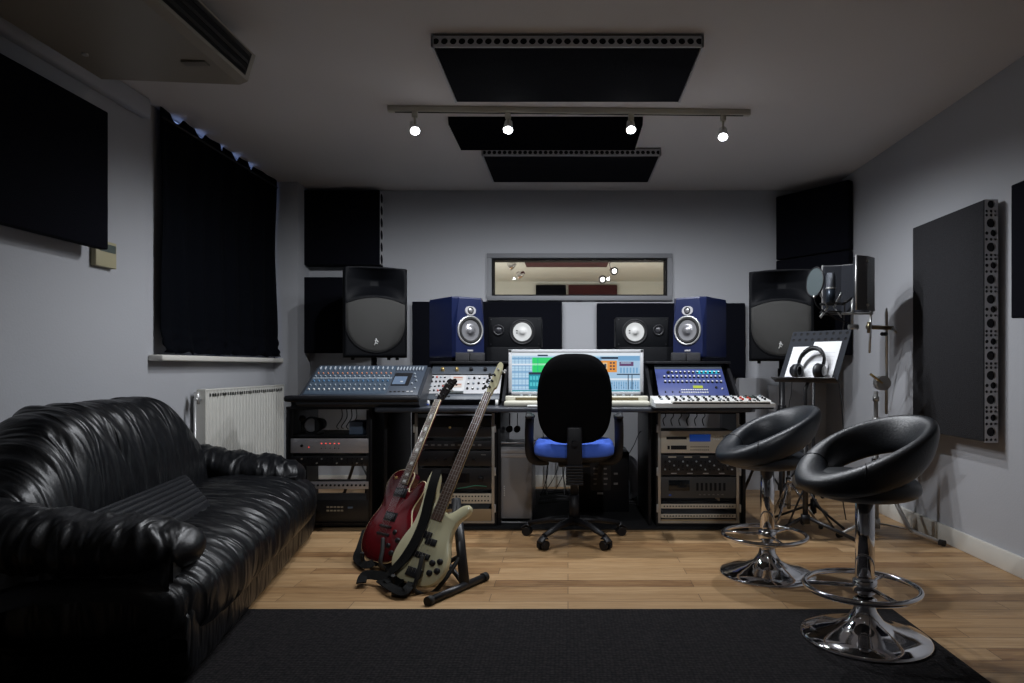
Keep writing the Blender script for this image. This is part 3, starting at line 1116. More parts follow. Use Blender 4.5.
for c in range(16):
    x = 0.022 + c * 0.0308
    for r_, (yy, dd_, key) in enumerate(((0.84, 0.0, 'f'), (0.70, 0.010, 'orange'), (0.60, 0.012, 'grey'), (0.44, 0.011, 'blue'), (0.30, 0.011, 'grey'), (0.16, 0.012, 'white'))):
        if key == 'f':
            button(srf, x, yy * sl + 0.012, 0.006, 0.03, 0.010, mat('pale fader cap', (0.42, 0.46, 0.5), 0.4), 'fader', 0.0055)
        elif c % 1 == 0:
            knob(srf, x + (0.003 if r_ % 2 else -0.003), yy * sl, dd_, 0.010, key, 'knob', 0.0055)
for k in range(9):
    button(srf, 0.52 + k * 0.02, 0.86 * sl, 0.006, 0.036, 0.010, mat('pale fader cap', (0.42, 0.46, 0.5), 0.4), 'fader', 0.004)
for k in range(6):
    button(srf, 0.53 + k * 0.026, 0.10 * sl, 0.014, 0.008, 0.004, mat('lit white key', (0.6, 0.6, 0.6), 0.4) if k > 3 else blk, 'button', 0.004)
button(srf, 0.575, 0.42 * sl, 0.016, 0.010, 0.002, mat('lit white key', (0.6, 0.6, 0.6), 0.4), 'button', 0.007)
for (xx, yy) in ((0.645, 0.35), (0.665, 0.45), (0.65, 0.58), (0.672, 0.2), (0.64, 0.68)):
    knob(srf, xx, yy * sl, 0.014, 0.010, 'grey', 'knob', 0.004)

# contents of the left rack
rx0, rx1 = LRX0 + 0.026, LRX1 - 0.026
zf = lambda py, Y=4.28: P(0, py, Y).z


def rack_unit(name, label, x0, x1, py0, py1, m_, depth=0.25, Y=4.28, ears=True):
    z1, z0 = zf(py0, Y), zf(py1, Y)
    r = thing(name, label, 'rack unit', ((x0 + x1) / 2, Y, z0), (PI / 2, 0, 0))
    # local frame: x right, y up, z toward the camera
    W, H = x1 - x0, z1 - z0
    f_ = MB().box(-W / 2, W / 2, 0, H, -0.004, 0.0, bevel=0.001)
    f_.build('front_panel', m_, r)
    MB().box(-W / 2 + 0.02, W / 2 - 0.02, 0.002, H - 0.002, -depth, -0.004).build('casing', blk_m, r)
    return r, W, H


r, W, H = rack_unit('rack_unit', 'silver rack unit with a row of red lights, left rack', rx0, rx1, 438.5, 453, silver)
knob(r, -W / 2 + 0.07, H * 0.5, 0.018, 0.012, 'black')
for k in range(5):
    button(r, -0.05 + k * 0.027, H * 0.66, 0.008, 0.005, 0.002, led_red, 'indicator')
    knob(r, -0.05 + k * 0.027, H * 0.33, 0.006, 0.004, 'black', 'button')
button(r, -0.13, H * 0.4, 0.006, 0.005, 0.002, led_red, 'indicator')
r, W, H = rack_unit('patch_bay', 'black cabled patch bay below the silver unit, left rack', rx0, rx1, 456, 466, blk_m)
for row in range(2):
    for k in range(14):
        knob(r, -W / 2 + 0.04 + k * (W - 0.08) / 13, H * (0.3 + 0.42 * row), 0.011, 0.012, 'steel' if (k * 3 + row) % 4 == 0 else 'black', 'socket')
r, W, H = rack_unit('patch_bay', 'grey patch bay low in the left rack beside the sofa', rx0 + 0.12, rx1, 481.5, 489, silver, depth=0.1)
for k in range(13):
    knob(r, -W / 2 + 0.025 + k * (W - 0.05) / 12, H * 0.5, 0.014, 0.008, 'black', 'socket')
r, W, H = rack_unit('rack_unit', 'black rack unit with tan buttons at the foot of the left rack', rx0, rx1, 500, 522, blk_m)
for row in range(2):
    for k in range(5):
        button(r, -0.01 + k * 0.022, H * (0.52 + 0.16 * row), 0.016, 0.010, 0.003, mat('tan button', (0.35, 0.32, 0.25), 0.5))
button(r, -0.12, H * 0.6, 0.05, 0.02, 0.002, mat('dim lcd', (0.04, 0.05, 0.04), 0.3), 'display')
button(r, 0.13, H * 0.66, 0.03, 0.012, 0.003, mat('blue grey button', (0.12, 0.18, 0.28), 0.5))
o = MB().box(rx0, rx1, 4.30, 4.70, zf(437.5) , zf(436), bevel=0.001).build('rack_shelf', blk_m)
tag(o, 'thin black shelf carrying the camera head and blue grey box, left rack', 'shelf')
shz = zf(436)
# round lamp like device
t = thing('clip_light', 'round silver faced device on the left rack top shelf', 'device', P(312, 430, 4.36) * 1.0)
t.location.z = shz
cc = Vector((0.0, 0, zf(425, 4.36) - shz))
MB().tube([cc + Vector((0.03, 0.10, 0)), cc + Vector((0, -0.01, 0))], [0.035, 0.055], 24).build('housing', blk, t)
MB().tube([cc + Vector((0, -0.011, 0)), cc + Vector((0, -0.016, 0))], [0.045, 0.04], 24).build('face', conegrey, t)
MB().cyl((-0.06, 0.0, 0), (-0.06, 0, cc.z + 0.03), 0.012).ball((-0.06, 0, cc.z + 0.04), 0.022).box(-0.09, 0.05, -0.04, 0.08, 0, 0.01).build('bracket', blk_m, t)
o = MB().box(P(349, 0, 4.36).x, P(363, 0, 4.36).x, 4.36, 4.52, shz, shz + 0.085, bevel=0.006).build('small_box', mat('blue grey plastic', (0.14, 0.19, 0.27), 0.5))
tag(o, 'small blue grey box on the top shelf of the left rack', 'box')

# ---------------------------------------------------------------- main desk
dk = thing('studio_desk', 'long dark grey mixing desk top on black panel legs', 'desk', (0, 4.6, 0))
DX0, DX1, DZ = P(374, 0, 4.12).x, 1.14, 0.765
DY0, DY1 = 4.10, 5.02
out = []
for (x, y) in ((DX0 + 0.03, DY0), (0.52, DY0), (0.58, DY0 - 0.0), (DX1 - 0.05, DY0), (DX1, DY0 + 0.05), (DX1, DY1), (DX0, DY1), (DX0, DY0 + 0.03)):
    out.append((x, y))
MB().prism(out, DZ - 0.028, DZ, rnd=0.006).build('desk_top', desk_m, dk, world=True)
for (a, b) in ((-1.16, -1.138), (-0.985, -0.965), (-0.445, -0.425), (0.505, 0.525), (1.10, 1.12)):
    MB().box(a, b, 4.30, 4.95, MATZ, DZ - 0.028, bevel=0.002).build('leg_panel', blk_lam, dk, world=True)
MB().box(-1.16, 1.12, 4.955, 4.975, 0.70, DZ - 0.03).build('back_rail', blk_lam, dk, world=True)
# sloped rack housings on the desk (raised bays)
for (xa, xb, lab) in ((P(421.5, 0, 4.35).x, P(505, 0, 4.35).x + 0.0, 'l'), (P(650, 0, 4.35).x, P(740, 0, 4.35).x, 'r')):
    side = [(4.33, DZ), (4.33, DZ + 0.03), (4.66, 1.030), (4.98, 1.030), (4.98, DZ)]
    n = len(side)
    for x in (xa, xb - 0.02):
        m = MB()
        m.raw([(x, y, z) for y, z in side] + [(x + 0.02, y, z) for y, z in side], [(i, (i + 1) % n, n + (i + 1) % n, n + i) for i in range(n)] + [list(range(n)), list(range(2 * n - 1, n - 1, -1))])
        m.build('bay_side', blk_lam, dk, world=True)
    MB().box(xa, xb, 4.60, 4.985, 1.030, 1.048, bevel=0.003).build('bay_shelf', blk_lam, dk, world=True)
    MB().box(xa + 0.02, xb - 0.02, 4.70, 4.72, DZ, 1.030).build('bay_back', blk_lam, dk, world=True)
SHZ = 1.048
# pedestal shelf behind the monitor for the small speakers
for (xa, xb) in ((P(487, 0, 4.97).x, P(540, 0, 4.97).x), (P(617, 0, 4.97).x, P(672, 0, 4.97).x)):
    o = MB().box(xa, xb, 4.90, 4.97 + 0.04, DZ, 1.155, bevel=0.004)
    o.build('riser', pa_blk, dk, world=True)


def bay_face(x0, x1, py_top, py_bot, label, name, m_, ya=4.36, yb=4.64):
    a = P(0, py_bot, ya)
    b = P(0, py_top, yb)
    up = Vector((0, yb - ya, b.z - a.z))
    H = up.length
    up.normalize()
    nn = Vector((0, -up.z, up.y))
    M = basis((x0, ya, a.z), (1, 0, 0), up, nn)
    t = bpy.data.objects.new(name, None)
    COL.objects.link(t)
    t.matrix_world = M
    t.location = M.translation
    t.rotation_euler = M.to_euler()
    tag(t, label, 'rack unit')
    W = x1 - x0
    MB().box(0, W, 0, H, -0.004, 0, bevel=0.001).build('front_panel', m_, t)
    MB().box(0.01, W - 0.01, 0.004, H - 0.004, -0.05, -0.004).build('casing', blk_m, t)
    return t, W, H


lx0, lx1 = P(425.5, 0, 4.38).x, P(499.5, 0, 4.38).x
white_face = mat('white faceplate', (0.42, 0.42, 0.43), 0.45)
# lower white processor: from py 394 (y 4.38) to 375 (y 4.55)
t, W, H = bay_face(lx0, lx1, 375, 393.5, 'white faced analogue processor with two meters in the left desk bay', 'rack_unit', white_face, 4.39, 4.54)
for row in range(4):
    for k in range(4):
        knob(t, 0.022 + k * 0.026, H * (0.14 + 0.24 * row), 0.013, 0.010, ['bw', 'black', 'red', 'grey'][(row * 3 + k) % 4] if row != 2 else 'black')
for row in range(3):
    for k in range(6):
        knob(t, 0.262 + k * 0.034, H * (0.24 + 0.28 * row), 0.016, 0.012, ['black', 'bw', 'grey'][(row + k) % 3])
MB().box(0.135, 0.24, 0.02, H - 0.008, 0, 0.004, bevel=0.002).build('meter_bridge', mat('meter white', (0.52, 0.52, 0.52), 0.4), t)
for yy in (0.30, 0.68):
    g = MB().box(0.155, 0.222, H * yy, H * (yy + 0.2), 0.004, 0.0055).build('meter', mat('meter window', (0.50, 0.42, 0.36), 0.3), t)
    MB().box(0.16, 0.217, H * (yy + 0.13), H * (yy + 0.17), 0.0056, 0.0062).build('meter_scale', mat('red brown scale', (0.35, 0.08, 0.05), 0.4), g)
MB().box(0.14, 0.24, 0.0, 0.018, 0.0, 0.006).build('label_strip', mat('dark grey strip', (0.05, 0.06, 0.06), 0.4), t)
t, W, H = bay_face(lx0, lx1, 363.5, 374, 'dark grey unit with four big knobs at top of the left desk bay', 'rack_unit', mat('slate faceplate', (0.06, 0.07, 0.085), 0.4), 4.545, 4.64)
for k, key in enumerate(('brass', 'brass', 'black', 'black')):
    knob(t, 0.075 + k * 0.095, H * 0.35, 0.026, 0.022, key)
t, W, H = bay_face(lx0, lx1, 394, 399.5, 'slim slate blank unit along the bottom of the left desk bay', 'blank_panel', mat('slate faceplate', (0.06, 0.07, 0.085), 0.4), 4.355, 4.385)
m = MB().cyl((lx0 + 0.02, 4.36, DZ), (lx0 + 0.02, 4.37, 0.80), 0.012).cyl((lx1 - 0.015, 4.345, DZ), (lx1 - 0.015, 4.355, 0.80), 0.010)
o = m.build('rack_support', white_p)
tag(o, 'pale short props holding up the left desk bay', 'support')

# blue synth module in right bay
sx0, sx1 = P(659, 0, 4.38).x, P(729.5, 0, 4.38).x
syn_blue = mat('blue synth face', (0.05, 0.07, 0.22), 0.42)
t, W, H = bay_face(sx0, sx1, 365.5, 396.5, 'blue faced synthesizer module with rows of knobs in the right desk bay', 'synthesizer_module', syn_blue, 4.37, 4.63)
MB().box(0, W, H * 0.88, H, 0, 0.002).build('top_strip', mat('slate faceplate', (0.06, 0.07, 0.085), 0.4), t)
MB().box(W * 0.60, W * 0.95, H * 0.72, H * 0.82, 0, 0.0015).build('cyan_field', mat('cyan print', (0.02, 0.42, 0.55), 0.4), t)
MB().box(W * 0.51, W * 0.65, H * 0.25, H * 0.33, 0, 0.003).build('display', mat('yellow green lcd', (0.25, 0.3, 0.03), 0.3, emit=(0.45, 0.5, 0.05), estr=0.35), t)
for row, cnt, yy in ((0, 14, 0.75), (1, 14, 0.60), (2, 14, 0.44)):
    for k in range(cnt):
        if row == 0 and k < 2:
            continue
        knob(t, W * (0.12 + 0.81 * k / (cnt - 1)), H * yy, 0.017, 0.013, 'bw')
knob(t, W * 0.19, H * 0.75, 0.024, 0.014, 'black')
for row in range(2):
    for k in range(12):
        button(t, W * (0.34 + 0.36 * k / 11), H * (0.12 + 0.08 * row), 0.011, 0.008, 0.004, white_p)
for k in range(3):
    knob(t, W * (0.10 + 0.1 * k), H * 0.13, 0.010, 0.008, 'black')
knob(t, W * 0.84, H * 0.27, 0.018, 0.01, 'black')
knob(t, W * 0.92, H * 0.22, 0.012, 0.01, 'white')

# white keyboard synth in front
kb = thing('keyboard_synthesizer', 'white keyboard synthesizer at the right end of the desk', 'synthesizer', (0.9, 4.11, DZ))
kx0, kx1 = P(655.5, 0, 3.97).x, P(775, 0, 3.97).x
MB().box(kx0 - 0.01, kx1 - 0.01, 3.955, 4.24, DZ + 0.0008, DZ + 0.010, bevel=0.003).build('tray', blk, kb, world=True)
sec = [(3.96, DZ + 0.010), (3.96, DZ + 0.034), (4.04, DZ + 0.036), (4.05, DZ + 0.046), (4.23, DZ + 0.066), (4.235, DZ + 0.010)]
n = len(sec)
m = MB()
m.raw([(kx0, y, z) for y, z in sec] + [(kx1, y, z) for y, z in sec], [(i, (i + 1) % n, n + (i + 1) % n, n + i) for i in range(n)] + [list(range(n)), list(range(2 * n - 1, n - 1, -1))])
m.build('body', white_p, kb, world=True)
MB().box(kx0 + 0.10, kx1 - 0.03, 3.958, 4.042, DZ + 0.031, DZ + 0.0375).build('key_bed', blk, kb, world=True)
kw = (kx1 - kx0 - 0.13) / 22
wk = None
for k in range(22):
    xk = kx0 + 0.10 + k * kw
    if wk is None:
        wk = MB().box(0.0006, kw - 0.0006, 0, 0.082, 0, 0.008, bevel=0.001).build('white_key', mat('key ivory', (0.68, 0.66, 0.60), 0.35), kb)
        wk.location = Vector((xk, 3.957, DZ + 0.0375)) - kb.location
    else:
        part('white_key', wk, kb, Vector((xk, 3.957, DZ + 0.0375)) - kb.location)
bk = None
for k in range(21):
    if k % 7 in (2, 6):
        continue
    pos = Vector((kx0 + 0.10 + (k + 1) * kw - kw * 0.28, 4.0, DZ + 0.0452)) - kb.location
    if bk is None:
        bk = MB().box(0.002, kw * 0.46, 0, 0.040, 0, 0.008, bevel=0.0015).build('black_key', blk, kb)
        bk.location = pos
    else:
        part('black_key', bk, kb, pos)
Rk = (math.atan2(0.020, 0.18), 0, 0)
for row in range(3):
    for k in range(15):
        zz = DZ + 0.0478 + row * 0.0058
        key = 'black' if (k + row) % 4 else 'grey'
        if k in (11, 12) and row < 2:
            key = 'red'
        knob(kb, kx0 + 0.05 + k * 0.044 - kb.location.x, 4.075 + row * 0.052 - 4.11, 0.016, 0.013, key, 'knob', zz - DZ, Rk)
o = MB().box(kx1 - 0.13, kx1 - 0.06, 4.13, 4.20, DZ + 0.056, DZ + 0.068).build('touch_pad', mat('green grey pad', (0.06, 0.09, 0.08), 0.4), kb, world=True)

# ivory controller keyboard beneath the monitor
kc = thing('controller_keyboard', 'long ivory controller keyboard lying below the computer monitor', 'keyboard', (0.05, 4.25, DZ))
cx0, cx1 = P(504, 0, 4.22).x, P(650, 0, 4.22).x
MB().box(cx0, cx1, 4.20, 4.36, DZ + 0.001, DZ + 0.035, bevel=0.012, seg=3).build('body', cream_p, kc, world=True)
MB().box(cx0, cx1, 4.30, 4.36, DZ + 0.03, DZ + 0.062, bevel=0.008, seg=3).build('control_ridge', cream_p, kc, world=True)
MB().box(cx0 + 0.065, cx1 - 0.065, 4.285, 4.299, DZ + 0.033, DZ + 0.053, bevel=0.002).build('key_strip', mat('olive brown strip', (0.14, 0.11, 0.05), 0.4), kc, world=True)
for k in range(14):
    if 4 < k < 9:
        continue
    knob(kc, cx0 + 0.10 + k * 0.054 - 0.05, 4.33 - 4.25, 0.018, 0.010, 'grey', 'knob', 0.062)
o = MB().box(P(527, 0, 4.12).x, P(540, 0, 4.12).x, 4.115, 4.18, DZ + 0.0005, DZ + 0.014, bevel=0.004).build('small_white_box', white_p)
tag(o, 'small white box on the desk edge left of the chair back', 'box')

# monitor
mo = thing('computer_monitor', 'wide silver framed monitor showing recording software', 'monitor', (0.05, 4.47, DZ))
ax, bx = P(508.5, 0, 4.45).x, P(643.5, 0, 4.45).x
z0_, z1_ = P(0, 395, 4.45).z, P(0, 349.5, 4.45).z
bez = mat('silver bezel', (0.62, 0.63, 0.65), 0.35, 0.2)
bw = 0.022
m = MB()
m.box(ax, bx, 4.45, 4.475, z1_ - bw, z1_, bevel=0.003).box(ax, bx, 4.45, 4.475, z0_, z0_ + bw, bevel=0.003)
m.box(ax, ax + bw, 4.45, 4.475, z0_, z1_, bevel=0.003).box(bx - bw, bx, 4.45, 4.475, z0_, z1_, bevel=0.003)
m.box(ax + 0.005, bx - 0.005, 4.470, 4.50, z0_ + 0.005, z1_ - 0.005, bevel=0.004)
m.build('bezel', bez, mo, world=True)
MB().box(-0.02, 0.12, 4.50, 4.52, DZ + 0.01, z0_ + 0.18, bevel=0.004).box(-0.10, 0.20, 4.42, 4.62, DZ, DZ + 0.012, bevel=0.004).build('stand', bez, mo, world=True)
SE = 0.85
cols = [('ui pale blue', (0.42, 0.62, 0.82)), ('ui white', (0.85, 0.92, 1.0)), ('ui green', (0.03, 0.72, 0.18)), ('ui pale green', (0.25, 0.95, 0.45)),
        ('ui teal', (0.02, 0.30, 0.40)), ('ui cyan', (0.10, 0.62, 0.70)), ('ui dark', (0.02, 0.04, 0.08)), ('ui orange', (0.85, 0.33, 0.06)),
        ('ui blue', (0.20, 0.42, 0.68)), ('ui sky', (0.55, 0.78, 0.95)), ('ui plum', (0.14, 0.06, 0.16)), ('ui sand', (0.9, 0.65, 0.35))]
ci = {c[0][3:]: i for i, c in enumerate(cols)}
ms = [emis(n_, c_, SE) for n_, c_ in cols]
m = MB()
SX0, SX1, SZ0, SZ1 = ax + bw, bx - bw, z0_ + bw, z1_ - bw
lay = [0]


def ui(u0, u1, v0, v1, c, lev=1):
    y = 4.4665 - 0.0004 * lev
    xa, xb = SX0 + (SX1 - SX0) * u0, SX0 + (SX1 - SX0) * u1
    za, zb = SZ1 - (SZ1 - SZ0) * v1, SZ1 - (SZ1 - SZ0) * v0
    m.raw([(xa, y, za), (xb, y, za), (xb, y, zb), (xa, y, zb)], [(0, 1, 2, 3)], ci[c])


ui(0, 1, 0, 1, 'pale blue', 0)
ui(0, 1, 0, 0.07, 'white')
ui(0.20, 0.28, 0.045, 0.085, 'dark', 2)
ui(0, 1, 0.07, 0.10, 'sky')
for k in range(14):
    ui(0.0, 0.155, 0.13 + k * 0.058, 0.13 + k * 0.058 + 0.03, 'sky' if k % 3 else 'blue')
for k in range(5):
    ui(0.02 + k * 0.028, 0.024 + k * 0.028, 0.1, 0.95, 'blue', 2)
ui(0, 0.30, 0.28, 0.32, 'white', 3)
ui(0.158, 0.42, 0.12, 0.50, 'green', 2)
ui(0.158, 0.42, 0.29, 0.325, 'pale green', 4)
ui(0.20, 0.203, 0.12, 0.5, 'teal', 4)
ui(0.13, 0.34, 0.50, 0.56, 'dark', 5)
ui(0.13, 0.34, 0.56, 0.95, 'teal', 5)
for k in range(8):
    ui(0.14 + k * 0.024, 0.158 + k * 0.024, 0.60, 0.70, 'cyan', 6)
    ui(0.14 + k * 0.024, 0.158 + k * 0.024, 0.76, 0.86, 'cyan', 6)
ui(0.44, 0.70, 0.12, 0.2, 'blue', 2)
ui(0.69, 0.83, 0.10, 0.16, 'dark', 2)
ui(0.69, 0.82, 0.20, 0.50, 'orange', 3)
ui(0.71, 0.745, 0.25, 0.42, 'sand', 4)
ui(0.72, 0.738, 0.28, 0.38, 'dark', 5)
for k in range(2):
    for j in range(3):
        ui(0.765 + k * 0.024, 0.78 + k * 0.024, 0.24 + j * 0.08, 0.28 + j * 0.08, 'dark', 4)
ui(0.83, 1, 0.08, 0.20, 'blue', 2)
ui(0.84, 0.95, 0.23, 0.34, 'plum', 3)
ui(0.85, 0.93, 0.25, 0.27, 'sky', 4)
for k in range(6):
    ui(0.845 + k * 0.025, 0.858 + k * 0.025, 0.38, 0.52, 'blue', 3)
ui(0.82, 1.0, 0.54, 0.57, 'dark', 3)
ui(0.66, 1.0, 0.66, 0.70, 'white', 2)
for k in range(18):
    ui(0.665 + k * 0.0185, 0.675 + k * 0.0185, 0.74, 0.94, 'blue', 3)
    ui(0.668 + k * 0.0185, 0.672 + k * 0.0185, 0.78 + 0.05 * ((k * 7) % 3), 0.80 + 0.05 * ((k * 7) % 3), 'dark', 4)
ui(0.905, 0.912, 0.56, 0.95, 'dark', 4)
ui(0.935, 0.942, 0.56, 0.95, 'dark', 4)
ui(0, 1, 0.965, 1, 'teal', 2)
m.build('screen', ms, mo, world=True)


# ---------------------------------------------------------------- speakers
def ring_prof(r0, r1, z0, z1):
    return [(r0, z0), (r0, z1), (r1, z1), (r1, z0)]


def blue_monitor(label, mirror):
    t = thing('studio_monitor', label, 'speaker')
    w_, h_, d_ = 0.25, 0.415, 0.36
    # plan outline with splayed facets, front at y = -d/2
    def plan(z):
        f = 1.0 if z < 0.5 * h_ else 1.0 - 0.22 * (z / h_ - 0.5) * 2
        fw = w_ / 2 * f
        return [(-w_ / 2 * 0.94, d_ / 2), (-w_ / 2, -d_ / 2 + 0.035), (-fw * 0.9, -d_ / 2), (fw * 0.9, -d_ / 2), (w_ / 2, -d_ / 2 + 0.035), (w_ / 2 * 0.94, d_ / 2)]
    zs = [0, 0.01, h_ * 0.5, h_ - 0.012, h_]
    m = MB()
    ringv = []
    for z in zs:
        s = 0.985 if z in (0, h_) else 1
        ringv += [(x * s, y * s, z) for x, y in plan(min(max(z, 0.01), h_ - 0.012))]
    fs = []
    for i in range(len(zs) - 1):
        for k in range(6):
            fs.append((i * 6 + k, i * 6 + (k + 1) % 6, (i + 1) * 6 + (k + 1) % 6, (i + 1) * 6 + k))
    m.raw(ringv, fs + [[0, 1, 2, 3, 4, 5], [24, 25, 26, 27, 28, 29]])
    m.build('cabinet', bluecab, t)
    yF = -d_ / 2
    Mf = basis((0, yF, 0), (1, 0, 0), (0, 0, 1), (0, -1, 0))
    Mw = Mf @ Matrix.Translation((0, 0.186, 0))
    wf = MB().lathe([(0.102, 0.0), (0.102, 0.008), (0.094, 0.010), (0.090, 0.004)], 40, M=Mw).build('woofer_ring', steel, t)
    MB().lathe([(0.090, 0.003), (0.088, 0.010), (0.078, 0.010), (0.070, 0.003)], 40, M=Mw).build('surround', rubber, wf)
    MB().lathe([(0.070, 0.004), (0.05, 0.002), (0.030, 0.003), (0.028, 0.010), (0.015, 0.017), (0, 0.019)], 40, M=Mw).build('cone', conegrey, wf)
    Mt = Mf @ Matrix.Translation((0, 0.322, 0))
    tw = MB().prism([(0.034 * math.cos(a) * 1.0 + 0.008 * (1 if math.cos(a) > 0 else -1), 0.030 * math.sin(a)) for a in [2 * PI * k / 32 for k in range(32)]], 0, 0.006, M=Mt).build('tweeter_plate', silver, t)
    MB().lathe([(0.018, 0.0065), (0.016, 0.010), (0.010, 0.014), (0, 0.016)], 24, M=Mt).build('tweeter_dome', conegrey, tw)
    MB().lathe([(0.024, 0.006), (0.024, 0.008), (0.018, 0.008), (0.018, 0.006)], 24, M=Mt).build('tweeter_ring', blk, tw)
    MB().box(-0.022, 0.022, yF - 0.004, yF, 0.040, 0.052, bevel=0.001).build('badge', silver, t)
    return t


PADZ = 0.045
bl = blue_monitor('blue studio monitor on the left desk bay', 1)
bl.location = (P(457, 0, 4.80).x, 4.83, SHZ + PADZ - 0.045 + 0.0)
bl.location = Vector((-0.79, 4.845, SHZ + 0.0285))
bl.rotation_euler = (0, 0, math.radians(40))
br_ = dup(bl, (0.935, 4.845, SHZ + 0.0285), (0, 0, math.radians(-38)), 'blue studio monitor on the right desk bay')
for (x, lab) in ((-0.665, 'grey foam wedge under the left blue monitor'), (0.80, 'grey foam wedge under the right blue monitor')):
    t = thing('foam_pad', lab, 'foam pad', (x, 4.8, SHZ))
    sh_ = -0.08 if x < 0 else 0.08
    for dx in (-0.049, 0.049):
        MB().prism([(dx - 0.047, -0.125), (dx + 0.047, -0.125), (dx + 0.047 + sh_, 0.15), (dx - 0.047 + sh_, 0.15)], 0.0, 0.028).box(dx - 0.047, dx + 0.047, -0.19, -0.125, 0.0, 0.060, bevel=0.006).build('pad_block', foampad, t)


def ns_speaker(px0, px1, flip, label):
    Y = 4.93
    x0, x1 = P(px0, 0, Y).x, P(px1, 0, Y).x
    z0 = 1.155
    h = 0.215
    t = thing('bookshelf_speaker', label, 'speaker', ((x0 + x1) / 2, Y + 0.09, z0))
    w = x1 - x0
    MB().box(-w / 2, w / 2, -0.08, 0.115, 0, h, bevel=0.004).build('cabinet', pa_blk, t)
    yF = -0.08
    Mf = basis((0, yF, h / 2 + 0.002), (1, 0, 0), (0, 0, 1), (0, -1, 0))
    sx = w * 0.14 * (1 if not flip else -1)
    Mw = Mf @ Matrix.Translation((sx, 0, 0))
    wf = MB().lathe([(0.094, 0), (0.094, 0.005), (0.086, 0.006), (0.080, 0.002)], 40, M=Mw).build('woofer_frame', blk, t)
    MB().lathe([(0.068, 0.003), (0.045, -0.002 + 0.003), (0.022, 0.0015), (0.020, 0.006), (0.010, 0.010), (0, 0.011)], 40, M=Mw).build('cone', conewhite, wf)
    MB().lathe([(0.080, 0.002), (0.074, 0.006), (0.067, 0.003)], 40, M=Mw).build('surround', rubber, wf)
    MB().box(-0.045, -0.034, 0.006, 0.012, 0.0035, 0.006, M=Mw).box(-0.045, -0.034, -0.012, -0.006, 0.0035, 0.006, M=Mw).build('terminal', blk, wf)
    Mt = Mf @ Matrix.Translation((-sx * 2.2, 0.012, 0))
    tw = MB().lathe([(0.042, 0), (0.042, 0.006), (0.034, 0.008), (0.026, 0.002)], 32, M=Mt).build('tweeter_frame', blk, t)
    MB().lathe([(0.024, 0.002), (0.018, 0.008), (0, 0.012)], 24, M=Mt).build('tweeter_dome', mat('dark dome', (0.03, 0.03, 0.035), 0.3), tw)
    for (a, b) in ((-1, -1), (-1, 1), (1, -1), (1, 1)):
        MB().lathe([(0.005, 0), (0.004, 0.003), (0, 0.003)], 10, M=Mf @ Matrix.Translation((a * (w / 2 - 0.02), b * (h / 2 - 0.018), 0))).build('screw', blk_m, t)
    return t


ns_speaker(488, 541.5, False, 'black speaker lying on its side with white cone, left of the monitor top')
ns_speaker(616, 669, True, 'black speaker lying on its side with white cone, right of the monitor top')


